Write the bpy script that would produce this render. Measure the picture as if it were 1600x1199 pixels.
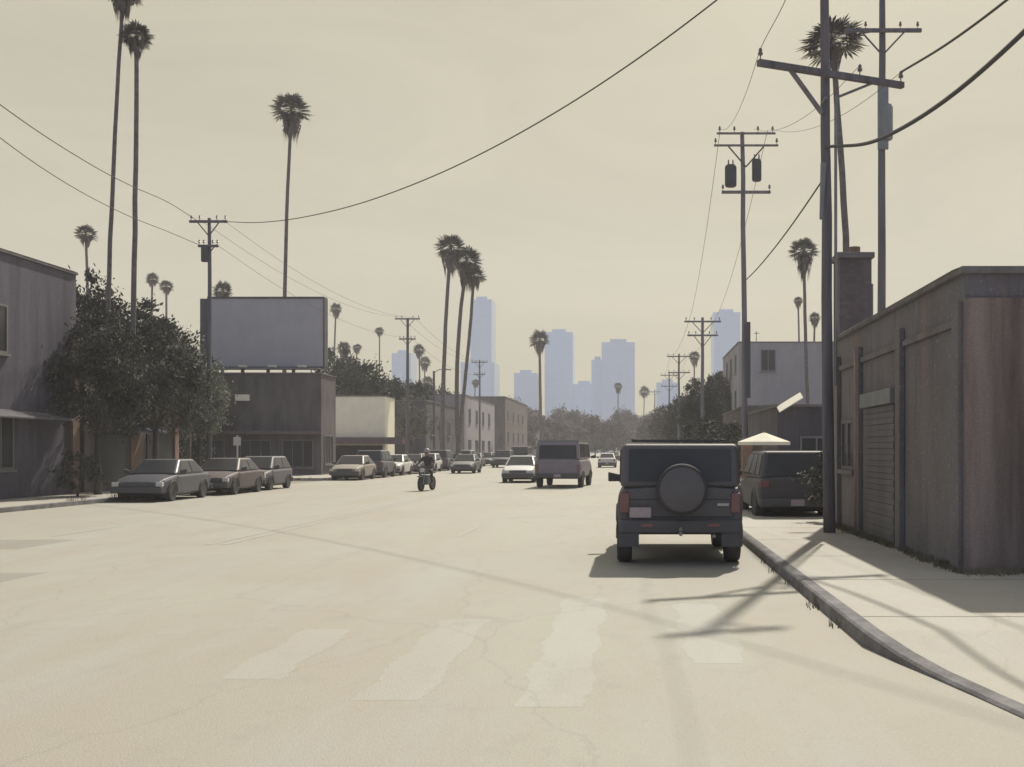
import bpy, bmesh, math, random
from mathutils import Vector, Matrix
R = math.radians
random.seed(11)
for o in list(bpy.data.objects): bpy.data.objects.remove(o)
SC = bpy.context.scene
COL = SC.collection

# ------------------------------------------------------------------ camera
# level camera looking straight down the street (+Y), eye 1.75 m above the road
EYE = 1.75; FPX = 1700.0; VX = 990.0; VY = 703.0
cd = bpy.data.cameras.new('street_camera'); cam = bpy.data.objects.new('street_camera', cd)
COL.objects.link(cam); SC.camera = cam
cam.location = (0, 0, EYE); cam.rotation_euler = (R(90), 0, 0)
cd.sensor_width = 36; cd.lens = 36 * FPX / 1600
cd.shift_x = -(VX - 800) / 1600; cd.shift_y = (VY - 599.5) / 1600
cd.clip_start = 0.1; cd.clip_end = 20000

# ------------------------------------------------------------------ sun, sky, exposure
SUN_EL = 48.0; SUN_AZ = 15.5          # azimuth measured from +Y towards +X
sd = bpy.data.lights.new('sun', 'SUN'); sun = bpy.data.objects.new('sun', sd); COL.objects.link(sun)
sd.energy = 5.0; sd.angle = R(0.9); sd.color = (1.0, 0.93, 0.80)
_e, _a = R(SUN_EL), R(SUN_AZ)
sdir = Vector((math.sin(_a) * math.cos(_e), math.cos(_a) * math.cos(_e), math.sin(_e)))
sun.rotation_euler = (-sdir).to_track_quat('-Z', 'Y').to_euler()
W = bpy.data.worlds.new('World'); SC.world = W; W.use_nodes = True
nt = W.node_tree; nt.nodes.clear()
wo = nt.nodes.new('ShaderNodeOutputWorld'); bg = nt.nodes.new('ShaderNodeBackground')
sky = nt.nodes.new('ShaderNodeTexSky'); sky.sky_type = 'NISHITA'; sky.sun_disc = False
sky.sun_elevation = _e; sky.sun_rotation = _a; sky.air_density = 1.0; sky.dust_density = 6.0  # smoggy air; sky.ozone_density = 1.0
tc = nt.nodes.new('ShaderNodeTexCoord'); sp = nt.nodes.new('ShaderNodeSeparateXYZ')
nt.links.new(tc.outputs['Generated'], sp.inputs[0])
mr = nt.nodes.new('ShaderNodeMapRange'); mr.inputs[1].default_value = -0.75; mr.inputs[2].default_value = 0.55
nt.links.new(sp.outputs['Y'], mr.inputs[0])
smog = nt.nodes.new('ShaderNodeMix'); smog.data_type = 'RGBA'       # smog: creamy towards the sun, blue-grey away from it
smog.inputs['A'].default_value = (3.2, 3.8, 5.2, 1); smog.inputs['B'].default_value = (5.45, 5.05, 3.4, 1)
nt.links.new(mr.outputs[0], smog.inputs['Factor'])
mp = nt.nodes.new('ShaderNodeMapping'); mp.inputs['Scale'].default_value = (1.5, 1.5, 5)
ns = nt.nodes.new('ShaderNodeTexNoise'); ns.inputs['Scale'].default_value = 2.2; ns.inputs['Detail'].default_value = 9; ns.inputs['Roughness'].default_value = .62; ns.inputs['Distortion'].default_value = .8
nt.links.new(tc.outputs['Generated'], mp.inputs[0]); nt.links.new(mp.outputs[0], ns.inputs[0])
mr2 = nt.nodes.new('ShaderNodeMapRange'); mr2.inputs[1].default_value = .3; mr2.inputs[2].default_value = .7
mr2.inputs[3].default_value = .88; mr2.inputs[4].default_value = 1.06
nt.links.new(ns.outputs['Fac'], mr2.inputs[0])
cl = nt.nodes.new('ShaderNodeVectorMath'); cl.operation = 'SCALE'
nt.links.new(smog.outputs['Result'], cl.inputs[0]); nt.links.new(mr2.outputs[0], cl.inputs['Scale'])
mx = nt.nodes.new('ShaderNodeMix'); mx.data_type = 'RGBA'; mx.inputs['Factor'].default_value = 0.88
nt.links.new(sky.outputs[0], mx.inputs['A']); nt.links.new(cl.outputs[0], mx.inputs['B'])
nt.links.new(mx.outputs['Result'], bg.inputs[0]); bg.inputs[1].default_value = 0.1
nt.links.new(bg.outputs[0], wo.inputs[0])
SC.view_settings.view_transform = 'Standard'; SC.view_settings.look = 'None'
SC.view_settings.exposure = 0.0; SC.view_settings.gamma = 1.0
try:
    SC.cycles.volume_bounces = 1; SC.cycles.max_bounces = 6; SC.cycles.diffuse_bounces = 3
    SC.cycles.transparent_max_bounces = 8
except Exception: pass

# ------------------------------------------------------------------ materials
def mat(name, c, rough=.8, metal=0, var=.12, scale=2.0, streak=0, c2=None, bump=0.0, bscale=30, spec=.3, coord='Object', detail=6, grain=0):
    m = bpy.data.materials.new(name); m.use_nodes = True
    t = m.node_tree; N = t.nodes; L = t.links; b = N['Principled BSDF']
    b.inputs['Roughness'].default_value = rough; b.inputs['Metallic'].default_value = metal
    b.inputs['Specular IOR Level'].default_value = spec
    co = N.new('ShaderNodeTexCoord'); mp = N.new('ShaderNodeMapping')
    mp.inputs['Scale'].default_value = (1, 1, 1 if not streak else 1.0 / streak)
    L.new(co.outputs[coord], mp.inputs[0])
    n1 = N.new('ShaderNodeTexNoise'); n1.inputs['Scale'].default_value = scale; n1.inputs['Detail'].default_value = detail
    n1.inputs['Roughness'].default_value = .62
    L.new(mp.outputs[0], n1.inputs[0])
    cr = N.new('ShaderNodeValToRGB'); cr.color_ramp.elements[0].position = .32; cr.color_ramp.elements[1].position = .68
    lo = tuple(max(0, x * (1 - var)) for x in c); hi = tuple(x * (1 + var) for x in c) if c2 is None else c2
    cr.color_ramp.elements[0].color = (*lo, 1); cr.color_ramp.elements[1].color = (*hi, 1)
    L.new(n1.outputs['Fac'], cr.inputs[0]); out = cr.outputs[0]
    if grain:
        g = N.new('ShaderNodeTexNoise'); g.inputs['Scale'].default_value = scale * 14; g.inputs['Detail'].default_value = 3
        L.new(co.outputs[coord], g.inputs[0])
        gr = N.new('ShaderNodeMapRange'); gr.inputs[1].default_value = .3; gr.inputs[2].default_value = .7
        gr.inputs[3].default_value = 1 - grain; gr.inputs[4].default_value = 1 + grain
        L.new(g.outputs['Fac'], gr.inputs[0])
        vm = N.new('ShaderNodeVectorMath'); vm.operation = 'SCALE'; L.new(out, vm.inputs[0]); L.new(gr.outputs[0], vm.inputs['Scale'])
        out = vm.outputs[0]
    L.new(out, b.inputs['Base Color'])
    if bump:
        nb = N.new('ShaderNodeTexNoise'); nb.inputs['Scale'].default_value = bscale; nb.inputs['Detail'].default_value = 4
        L.new(co.outputs[coord], nb.inputs[0])
        bp = N.new('ShaderNodeBump'); bp.inputs['Strength'].default_value = bump; bp.inputs['Distance'].default_value = .02
        L.new(nb.outputs['Fac'], bp.inputs['Height']); L.new(bp.outputs[0], b.inputs['Normal'])
    return m

def paint_mat(name, c, rough=.35): return mat(name, c, rough, 0, .08, 3, spec=.5, grain=.05)

def brick_mat(name, c1, c2, cm, sc=3.2):
    m = bpy.data.materials.new(name); m.use_nodes = True
    t = m.node_tree; N = t.nodes; L = t.links; b = N['Principled BSDF']; b.inputs['Roughness'].default_value = .9
    co = N.new('ShaderNodeTexCoord'); sx = N.new('ShaderNodeSeparateXYZ'); L.new(co.outputs['Object'], sx.inputs[0])
    ad = N.new('ShaderNodeMath'); ad.operation = 'ADD'; L.new(sx.outputs[0], ad.inputs[0]); L.new(sx.outputs[1], ad.inputs[1])
    cx = N.new('ShaderNodeCombineXYZ'); L.new(ad.outputs[0], cx.inputs[0]); L.new(sx.outputs[2], cx.inputs[1])
    br = N.new('ShaderNodeTexBrick'); br.inputs['Scale'].default_value = sc
    br.inputs['Color1'].default_value = (*c1, 1); br.inputs['Color2'].default_value = (*c2, 1); br.inputs['Mortar'].default_value = (*cm, 1)
    br.inputs['Mortar Size'].default_value = .012
    L.new(cx.outputs[0], br.inputs[0])
    n = N.new('ShaderNodeTexNoise'); n.inputs['Scale'].default_value = .6; n.inputs['Detail'].default_value = 6
    mp = N.new('ShaderNodeMapping'); mp.inputs['Scale'].default_value = (2.2, 2.2, .35)
    L.new(co.outputs['Object'], mp.inputs[0]); L.new(mp.outputs[0], n.inputs[0])
    gr = N.new('ShaderNodeMapRange'); gr.inputs[1].default_value = .3; gr.inputs[2].default_value = .7
    gr.inputs[3].default_value = .65; gr.inputs[4].default_value = 1.4; L.new(n.outputs['Fac'], gr.inputs[0])
    vm = N.new('ShaderNodeVectorMath'); vm.operation = 'SCALE'; L.new(br.outputs[0], vm.inputs[0]); L.new(gr.outputs[0], vm.inputs['Scale'])
    L.new(vm.outputs[0], b.inputs['Base Color'])
    bp = N.new('ShaderNodeBump'); bp.inputs['Strength'].default_value = .35; bp.inputs['Distance'].default_value = .01
    L.new(br.outputs['Fac'], bp.inputs['Height']); bp.invert = True; L.new(bp.outputs[0], b.inputs['Normal'])
    return m

def weathered_wall_mat(name):
    """dark painted masonry with vertical run-off streaks, rust and worn pale patches"""
    m = bpy.data.materials.new(name); m.use_nodes = True
    t = m.node_tree; N = t.nodes; L = t.links; b = N['Principled BSDF']; b.inputs['Roughness'].default_value = .85
    co = N.new('ShaderNodeTexCoord')
    def nz(scale, sz, lo, hi, detail=6):
        mp = N.new('ShaderNodeMapping'); mp.inputs['Scale'].default_value = (1, 1, sz); L.new(co.outputs['Object'], mp.inputs[0])
        n = N.new('ShaderNodeTexNoise'); n.inputs['Scale'].default_value = scale; n.inputs['Detail'].default_value = detail
        n.inputs['Roughness'].default_value = .65
        L.new(mp.outputs[0], n.inputs[0])
        r = N.new('ShaderNodeMapRange'); r.inputs[1].default_value = lo; r.inputs[2].default_value = hi; r.clamp = True
        L.new(n.outputs['Fac'], r.inputs[0]); return r.outputs[0]
    def mix(f, a, bcol):
        x = N.new('ShaderNodeMix'); x.data_type = 'RGBA'; L.new(f, x.inputs['Factor'])
        if isinstance(a, tuple): x.inputs['A'].default_value = (*a, 1)
        else: L.new(a, x.inputs['A'])
        x.inputs['B'].default_value = (*bcol, 1); return x.outputs['Result']
    c = mix(nz(1.2, .5, .35, .65), (.125, .116, .126), (.17, .16, .172))
    c = mix(nz(2.2, .10, .52, .70), c, (.215, .155, .135))
    c = mix(nz(1.1, .22, .56, .78), c, (.27, .265, .285))
    c = mix(nz(5.5, .07, .56, .76), c, (.085, .08, .095))
    c = mix(nz(30, .6, .60, .72, 3), c, (.36, .34, .33))
    L.new(c, b.inputs['Base Color'])
    n = N.new('ShaderNodeTexNoise'); n.inputs['Scale'].default_value = 18; L.new(co.outputs['Object'], n.inputs[0])
    bp = N.new('ShaderNodeBump'); bp.inputs['Strength'].default_value = .5; bp.inputs['Distance'].default_value = .02
    L.new(n.outputs['Fac'], bp.inputs['Height']); L.new(bp.outputs[0], b.inputs['Normal'])
    return m

def road_mat(name, base, warm, cool, dark, joint=True):
    m = bpy.data.materials.new(name); m.use_nodes = True
    t = m.node_tree; N = t.nodes; L = t.links; b = N['Principled BSDF']; b.inputs['Roughness'].default_value = .75
    b.inputs['Specular IOR Level'].default_value = .35
    co = N.new('ShaderNodeTexCoord')
    def nz(scale, sx, sy, lo, hi, rot=0, detail=7, dist=0):
        mp = N.new('ShaderNodeMapping'); mp.inputs['Scale'].default_value = (sx, sy, 1); mp.inputs['Rotation'].default_value = (0, 0, rot)
        L.new(co.outputs['Object'], mp.inputs[0])
        n = N.new('ShaderNodeTexNoise'); n.inputs['Scale'].default_value = scale; n.inputs['Detail'].default_value = detail
        n.inputs['Roughness'].default_value = .66; n.inputs['Distortion'].default_value = dist
        L.new(mp.outputs[0], n.inputs[0])
        r = N.new('ShaderNodeMapRange'); r.inputs[1].default_value = lo; r.inputs[2].default_value = hi; r.clamp = True
        L.new(n.outputs['Fac'], r.inputs[0]); return r.outputs[0]
    def mix(f, a, bcol, k=1.0):
        if k != 1.0:
            mm = N.new('ShaderNodeMath'); mm.operation = 'MULTIPLY'; L.new(f, mm.inputs[0]); mm.inputs[1].default_value = k; f = mm.outputs[0]
        x = N.new('ShaderNodeMix'); x.data_type = 'RGBA'; L.new(f, x.inputs['Factor'])
        if isinstance(a, tuple): x.inputs['A'].default_value = (*a, 1)
        else: L.new(a, x.inputs['A'])
        x.inputs['B'].default_value = (*bcol, 1); return x.outputs['Result']
    c = mix(nz(.35, 1, .5, .42, .62, .5, dist=.6), base, warm)
    c = mix(nz(.5, 1.6, .25, .5, .68, .05), c, cool, .7)          # worn wheel tracks
    c = mix(nz(2.2, 1, .7, .55, .75), c, dark, .35)
    c = mix(nz(.9, 1.3, .16, .52, .66, .0, dist=.4), c, warm, .8)
    c = mix(nz(1.4, 1.0, .30, .60, .72, -.6, dist=.5), c, tuple(v * 1.05 for v in dark), .45)
    c = mix(nz(9, 1, 1, .58, .72, 0, 5), c, dark, .25)
    c = mix(nz(60, 1, 1, .45, .75, 0, 3), c, dark, .35)           # aggregate
    c = mix(nz(48, 1, 1, .52, .72, 1, 3), c, tuple(min(1, v * 1.25) for v in base), .5)
    # tarred cracks
    vo = N.new('ShaderNodeTexVoronoi'); vo.feature = 'DISTANCE_TO_EDGE'; vo.inputs['Scale'].default_value = .22
    mp = N.new('ShaderNodeMapping'); mp.inputs['Scale'].default_value = (1.5, .6, 1)
    nn = N.new('ShaderNodeTexNoise'); nn.inputs['Scale'].default_value = 1.3; nn.inputs['Detail'].default_value = 6
    L.new(co.outputs['Object'], nn.inputs[0]); L.new(co.outputs['Object'], mp.inputs[0])
    va = N.new('ShaderNodeVectorMath'); va.operation = 'MULTIPLY_ADD'; L.new(nn.outputs['Color'], va.inputs[0])
    va.inputs[1].default_value = (.9, .9, 0); L.new(mp.outputs[0], va.inputs[2]); L.new(va.outputs[0], vo.inputs[0])
    r = N.new('ShaderNodeMapRange'); r.inputs[1].default_value = .002; r.inputs[2].default_value = .007
    r.inputs[3].default_value = 1; r.inputs[4].default_value = 0; r.clamp = True
    L.new(vo.outputs['Distance'], r.inputs[0])
    c = mix(r.outputs[0], c, tuple(v * .75 for v in dark), .16)
    L.new(c, b.inputs['Base Color'])
    n = N.new('ShaderNodeTexNoise'); n.inputs['Scale'].default_value = 70; n.inputs['Detail'].default_value = 4; L.new(co.outputs['Object'], n.inputs[0])
    bp = N.new('ShaderNodeBump'); bp.inputs['Strength'].default_value = .5; bp.inputs['Distance'].default_value = .012
    L.new(n.outputs['Fac'], bp.inputs['Height']); L.new(bp.outputs[0], b.inputs['Normal'])
    return m

def faded_paint_mat(name, c, lo=.45, hi=.62):
    m = mat(name, c, .8, var=.1, scale=3, grain=.08)
    t = m.node_tree; N = t.nodes; L = t.links; b = N['Principled BSDF']
    co = N.new('ShaderNodeTexCoord'); n = N.new('ShaderNodeTexNoise'); n.inputs['Scale'].default_value = 1.6; n.inputs['Detail'].default_value = 9
    n.inputs['Roughness'].default_value = .75
    L.new(co.outputs['Object'], n.inputs[0]); r = N.new('ShaderNodeMapRange'); r.inputs[1].default_value = lo; r.inputs[2].default_value = hi
    r.inputs[3].default_value = 0; r.inputs[4].default_value = .85; r.clamp = True
    L.new(n.outputs['Fac'], r.inputs[0]); L.new(r.outputs[0], b.inputs['Alpha'])
    return m

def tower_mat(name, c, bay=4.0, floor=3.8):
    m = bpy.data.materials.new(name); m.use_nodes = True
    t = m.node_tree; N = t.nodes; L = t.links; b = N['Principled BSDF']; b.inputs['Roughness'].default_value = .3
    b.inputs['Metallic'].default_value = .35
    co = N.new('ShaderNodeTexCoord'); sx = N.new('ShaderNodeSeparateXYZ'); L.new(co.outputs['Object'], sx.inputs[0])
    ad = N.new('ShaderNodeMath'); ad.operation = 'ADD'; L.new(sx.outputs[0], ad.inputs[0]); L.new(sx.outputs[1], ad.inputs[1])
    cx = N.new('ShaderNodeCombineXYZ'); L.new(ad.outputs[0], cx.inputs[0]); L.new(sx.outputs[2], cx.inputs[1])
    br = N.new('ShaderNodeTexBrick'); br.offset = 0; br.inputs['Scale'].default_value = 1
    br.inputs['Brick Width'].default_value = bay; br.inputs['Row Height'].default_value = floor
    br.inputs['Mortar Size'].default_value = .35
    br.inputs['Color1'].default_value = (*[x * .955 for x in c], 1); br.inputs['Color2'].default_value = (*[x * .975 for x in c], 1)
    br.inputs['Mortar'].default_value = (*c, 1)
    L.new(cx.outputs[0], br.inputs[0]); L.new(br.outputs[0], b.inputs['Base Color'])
    return m

M = {}
M['road'] = road_mat('asphalt_bleached', (.365, .355, .303), (.35, .322, .275), (.372, .372, .35), (.25, .235, .21))
M['walk'] = road_mat('sidewalk_concrete', (.40, .385, .335), (.38, .345, .30), (.42, .415, .385), (.29, .28, .26))
M['ground'] = mat('dusty_ground', (.27, .25, .21), .95, var=.2, scale=.4, grain=.1)
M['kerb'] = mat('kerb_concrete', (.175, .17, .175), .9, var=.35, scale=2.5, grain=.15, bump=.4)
M['marking'] = road_mat('faded_road_paint', (.392, .387, .352), (.37, .35, .31), (.405, .408, .395), (.28, .27, .25))
M['tar'] = road_mat('tar_patch', (.29, .275, .245), (.28, .25, .22), (.30, .295, .285), (.21, .2, .185))
M['wall_dark'] = weathered_wall_mat('weathered_dark_wall')
M['wall_pink'] = mat('pinkish_brown_render', (.17, .132, .12), .9, var=.35, scale=2.6, streak=12, c2=(.29, .235, .215), grain=.12, bump=.3)
M['brick_brown'] = brick_mat('brown_brick', (.13, .11, .112), (.17, .135, .132), (.12, .112, .112))
M['brick_salmon'] = brick_mat('salmon_brick', (.30, .185, .155), (.26, .165, .14), (.22, .19, .17))
M['grey_render'] = mat('grey_render', (.33, .315, .34), .9, var=.12, scale=.7, streak=3, grain=.06, bump=.2)
M['purple_render'] = mat('purple_grey_render', (.11, .102, .13), .9, var=.3, scale=1.2, streak=7, grain=.12)
M['brown_render'] = mat('brown_render', (.135, .118, .12), .9, var=.28, scale=1.4, streak=4, grain=.12)
M['dark_render'] = mat('dark_slate_render', (.11, .105, .118), .9, var=.28, scale=1.2, streak=5, grain=.1)
M['orange_render'] = mat('orange_brown_render', (.22, .155, .125), .9, var=.3, scale=2.5, streak=6, grain=.12)
M['cream_render'] = mat('cream_render', (.95, .89, .72), .9, var=.05, scale=1.5, grain=.04)
M['white_render'] = mat('offwhite_render', (.55, .53, .50), .9, var=.12, scale=1.5, grain=.08)
M['roof_dark'] = mat('roof_felt', (.16, .15, .15), .95, var=.2, scale=1)
M['coping'] = mat('coping_stone', (.18, .168, .17), .9, var=.2, scale=3, grain=.1)
M['glass'] = mat('dark_window_glass', (.05, .052, .058), .22, spec=.3, var=.2, scale=.6)
M['frame'] = mat('window_frame_paint', (.20, .195, .195), .6)
M['shutter'] = mat('roller_shutter_metal', (.125, .12, .128), .55, var=.2, scale=2, streak=4)
M['awning_blue'] = mat('blue_awning_cloth', (.10, .105, .15), .85, var=.15)
M['awning_plum'] = mat('plum_awning_cloth', (.17, .125, .14), .85, var=.15)
M['canvas_cream'] = mat('cream_canvas', (.78, .74, .62), .85, var=.05)
M['pole_wood'] = mat('weathered_pole_wood', (.15, .14, .155), .9, var=.3, scale=6, streak=12, grain=.15, bump=.4)
M['pole_pale'] = mat('pale_pole_wood', (.20, .19, .205), .9, var=.25, scale=6, streak=12, grain=.12)
M['steel'] = mat('galvanised_steel', (.24, .245, .25), .5, metal=.4, var=.15)
M['cable'] = mat('black_cable', (.07, .068, .075), .7)
M['ceramic'] = mat('insulator_ceramic', (.16, .14, .14), .3, spec=.5)
M['palm_trunk'] = mat('palm_trunk_bark', (.15, .135, .135), .95, var=.3, scale=5, grain=.2, bump=.5)
M['palm_leaf'] = mat('palm_leaf', (.10, .10, .095), .7, var=.3, scale=1.2, c2=(.15, .148, .14))
M['palm_dead'] = mat('dead_palm_leaf', (.14, .125, .122), .9, var=.3, scale=2)
M['leaf_dark'] = mat('dark_foliage', (.075, .078, .068), .8, var=.35, scale=.7, c2=(.12, .12, .10), detail=3)
M['leaf_pale'] = mat('pale_grey_green_foliage', (.16, .175, .14), .8, var=.35, scale=.7, c2=(.26, .27, .22), detail=3)
M['leaf_plum'] = mat('plum_brown_foliage', (.17, .145, .155), .8, var=.3, scale=.7, c2=(.25, .215, .22), detail=3)
M['dry_weed'] = mat('dry_weeds', (.15, .135, .095), .9, var=.3, scale=3, c2=(.24, .21, .14))
M['bark'] = mat('tree_bark', (.10, .09, .085), .95, var=.3, scale=5)
M['tyre'] = mat('tyre_rubber', (.06, .058, .062), .85, var=.2)
M['rim'] = mat('wheel_rim', (.20, .20, .21), .4, metal=.7)
M['chrome'] = mat('dull_chrome', (.35, .35, .36), .3, metal=.9)
M['plastic'] = mat('black_plastic', (.10, .097, .105), .7)
M['underbody'] = mat('underbody_black', (.03, .03, .03), .9)
M['lamp_red'] = mat('red_lamp_lens', (.20, .085, .085), .25, spec=.6)
M['lamp_clear'] = mat('clear_lamp_lens', (.55, .55, .52), .15, spec=.7)
M['plate'] = mat('licence_plate', (.40, .33, .34), .5, var=.1, scale=20)
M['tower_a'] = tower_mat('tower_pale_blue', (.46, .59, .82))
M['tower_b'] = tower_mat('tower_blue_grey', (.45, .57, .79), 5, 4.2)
M['billboard'] = mat('billboard_sheet', (.40, .385, .41), .8, var=.07, scale=.8, grain=.03)
M['skin'] = mat('skin', (.30, .19, .14), .6, var=.05)
M['cloth_dark'] = mat('dark_jacket_cloth', (.065, .06, .07), .9)
M['cloth_jeans'] = mat('grey_trousers_cloth', (.12, .115, .13), .9)
M['helmet'] = mat('grey_helmet', (.30, .28, .28), .3, spec=.5)

# ------------------------------------------------------------------ helpers
class MB:
    def __init__(s): s.bm = bmesh.new()
    def box(s, x0, x1, y0, y1, z0, z1):
        v = [s.bm.verts.new(p) for p in ((x0,y0,z0),(x1,y0,z0),(x1,y1,z0),(x0,y1,z0),(x0,y0,z1),(x1,y0,z1),(x1,y1,z1),(x0,y1,z1))]
        for f in ((3,2,1,0),(4,5,6,7),(0,1,5,4),(1,2,6,5),(2,3,7,6),(3,0,4,7)): s.bm.faces.new([v[i] for i in f])
        return s
    def hexa(s, pts):
        v = [s.bm.verts.new(p) for p in pts]
        for f in ((3,2,1,0),(4,5,6,7),(0,1,5,4),(1,2,6,5),(2,3,7,6),(3,0,4,7)): s.bm.faces.new([v[i] for i in f])
        return s
    def poly(s, pts): s.bm.faces.new([s.bm.verts.new(p) for p in pts]); return s
    def tube(s, path, radii, n=8, cap=True):
        path = [Vector(p) for p in path]
        if not isinstance(radii, (list, tuple)): radii = [radii] * len(path)
        rings = []
        up0 = None
        for i, p in enumerate(path):
            d = (path[min(i+1, len(path)-1)] - path[max(i-1, 0)]).normalized()
            ref = Vector((0,0,1)) if abs(d.z) < .9 else Vector((1,0,0))
            a = d.cross(ref).normalized(); b_ = d.cross(a).normalized()
            if up0 is not None and a.dot(up0) < 0: a, b_ = -a, -b_
            up0 = a
            rings.append([s.bm.verts.new(p + (a*math.cos(k*2*math.pi/n) + b_*math.sin(k*2*math.pi/n))*radii[i]) for k in range(n)])
        for r0, r1 in zip(rings, rings[1:]):
            for k in range(n): s.bm.faces.new((r0[k], r0[(k+1)%n], r1[(k+1)%n], r1[k]))
        if cap:
            s.bm.faces.new(rings[0][::-1]); s.bm.faces.new(rings[-1])
        return s
    def lathe(s, prof, n=16, c=(0,0,0), axis='Z'):
        rings = []
        for r, h in prof:
            ring = []
            for k in range(n):
                a = k*2*math.pi/n; x, y = r*math.cos(a), r*math.sin(a)
                p = (x, y, h) if axis == 'Z' else ((h, x, y) if axis == 'X' else (x, h, y))
                ring.append(s.bm.verts.new((p[0]+c[0], p[1]+c[1], p[2]+c[2])))
            rings.append(ring)
        for r0, r1 in zip(rings, rings[1:]):
            for k in range(n): s.bm.faces.new((r0[k], r0[(k+1)%n], r1[(k+1)%n], r1[k]))
        s.bm.faces.new(rings[0][::-1]); s.bm.faces.new(rings[-1])
        return s
    def loft(s, rings, cap=True):
        rr = [[s.bm.verts.new(p) for p in r] for r in rings]
        n = len(rr[0])
        for a, b_ in zip(rr, rr[1:]):
            for k in range(n): s.bm.faces.new((a[k], a[(k+1)%n], b_[(k+1)%n], b_[k]))
        if cap: s.bm.faces.new(rr[0][::-1]); s.bm.faces.new(rr[-1])
        return s
    def build(s, name, m, parent=None, smooth=False, bevel=0, loc=None):
        bmesh.ops.remove_doubles(s.bm, verts=s.bm.verts, dist=1e-5)
        bmesh.ops.recalc_face_normals(s.bm, faces=s.bm.faces)
        me = bpy.data.meshes.new(name); s.bm.to_mesh(me); s.bm.free()
        if smooth or bevel:
            for p in me.polygons: p.use_smooth = True
        if bevel: me.set_sharp_from_angle(angle=R(32))
        me.materials.append(m)
        o = bpy.data.objects.new(name, me); COL.objects.link(o)
        if parent: o.parent = parent
        if loc: o.location = loc
        if bevel:
            b_ = o.modifiers.new('bevel', 'BEVEL'); b_.width = bevel; b_.segments = 3 if bevel > .03 else 2; b_.limit_method = 'ANGLE'; b_.angle_limit = R(18 if bevel > .03 else 30); b_.harden_normals = True
        return o
def tag(o, label=None, cat=None, group=None, kind=None):
    for k, v in (('label', label), ('category', cat), ('group', group), ('kind', kind)):
        if v: o[k] = v
    return o
def empty(name, loc, label=None, cat=None, group=None, rz=0):
    o = bpy.data.objects.new(name, None); COL.objects.link(o); o.location = loc; o.rotation_euler = (0, 0, rz)
    return tag(o, label, cat, group)
def copy_tree(o, parent=None):
    c = o.copy(); COL.objects.link(c); c.parent = parent
    for ch in list(o.children): copy_tree(ch, c)
    return c
def at(px, py, Y):            # surveyed bearing -> street coordinates at distance Y
    return ((px - VX) * Y / FPX, Y, EYE - (py - VY) * Y / FPX)

# ------------------------------------------------------------------ ground, road, sidewalks
KR, KL = 2.05, -17.5
b = MB()
b.poly([(-2500,-60,-.02),(2500,-60,-.02),(2500,4000,-.02),(-2500,4000,-.02)])
tag(b.build('ground', M['ground']), kind='structure')
b = MB()
xs = [KL+ (KR-KL)*i/12 for i in range(13)]
b.poly([(KL-.05,-30,0),(KR+.1,-30,0),(KR+.1,900,0),(KL-.05,900,0)])
b.poly([(KR+.1,-30,0),(7,-30,0),(7,9.7,0),(KR+.1,9.7,0)])
tag(b.build('road', M['road']), kind='structure')
# right sidewalk: straight kerb, then the kerb flares out to a low driveway lip near the camera
kp = [(KR,900),(KR,60),(KR,25),(KR,9.7),(2.16,9.0),(2.28,8.4),(2.42,7.7),(2.62,6.6),(2.9,5.0),(3.3,2.5),(3.7,0),(4.2,-30)]
kh = [.14,.14,.14,.14,.08,.042,.03,.028,.028,.028,.028,.028]
b = MB()
for i in range(len(kp)-1):
    (xa,ya),(xb,yb) = kp[i],kp[i+1]
    b.poly([(xa+.15,ya,kh[i]-.003),(xb+.15,yb,kh[i+1]-.003),(40,yb,kh[i+1]-.003),(40,ya,kh[i]-.003)])
tag(b.build('sidewalk', M['walk']), kind='structure')
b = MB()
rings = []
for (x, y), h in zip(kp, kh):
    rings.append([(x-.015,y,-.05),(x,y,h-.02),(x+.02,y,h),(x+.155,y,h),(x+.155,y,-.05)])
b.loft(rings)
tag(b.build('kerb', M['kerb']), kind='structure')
b = MB()
b.box(KL-4.2, KL-.15, -30, 52, -.05, .137); b.box(KL-4.2, KL-.15, 62, 900, -.05, .137)
b.box(KL-60, KL-4.2, -30, 52, -.05, .06); b.box(KL-60, KL-4.2, 62, 900, -.05, .06)
tag(b.build('sidewalk', M['walk']), kind='structure')
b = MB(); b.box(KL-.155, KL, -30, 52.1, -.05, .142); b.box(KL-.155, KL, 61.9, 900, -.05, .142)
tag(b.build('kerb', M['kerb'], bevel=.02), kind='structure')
# worn ladder crosswalk bars and repairs
b = MB()
for xc, ya, yb in ((-2.95,8.3,10.6),(-1.72,7.6,11.2),(-.56,7.4,12.8),(.70,8.9,12.4)):
    n = 70; rr = random.Random(int(xc*100)); L0 = []; L1_ = []
    for i in range(n+1):
        y = ya+(yb-ya)*i/n; L0.append((xc-.25+rr.uniform(-.012,.03)+.03*math.sin(y*5+xc),y)); L1_.append((xc+.25+rr.uniform(-.03,.012)+.03*math.sin(y*4),y))
    for i in range(n): b.poly([(*L0[i],.0008),(*L1_[i],.0008),(*L1_[i+1],.0008),(*L0[i+1],.0008)])
tag(b.build('crosswalk_marking', M['marking']), kind='structure')
b = MB()
for (x0,x1,y0,y1) in ((-7.9,-7.78,20,60),(-7.6,-7.48,20,60),(-7.9,-7.78,70,240),(-7.6,-7.48,70,240)):
    b.poly([(x0,y0,.004),(x1,y0,.004),(x1,y1,.004),(x0,y1,.004)])
for x in (-3.6,-11.8):
    for y in range(22, 240, 12): b.poly([(x,y,.004),(x+.11,y,.004),(x+.11,y+3,.004),(x,y+3,.004)])
tag(b.build('lane_marking', M['marking']), kind='structure')
b = MB()
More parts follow.
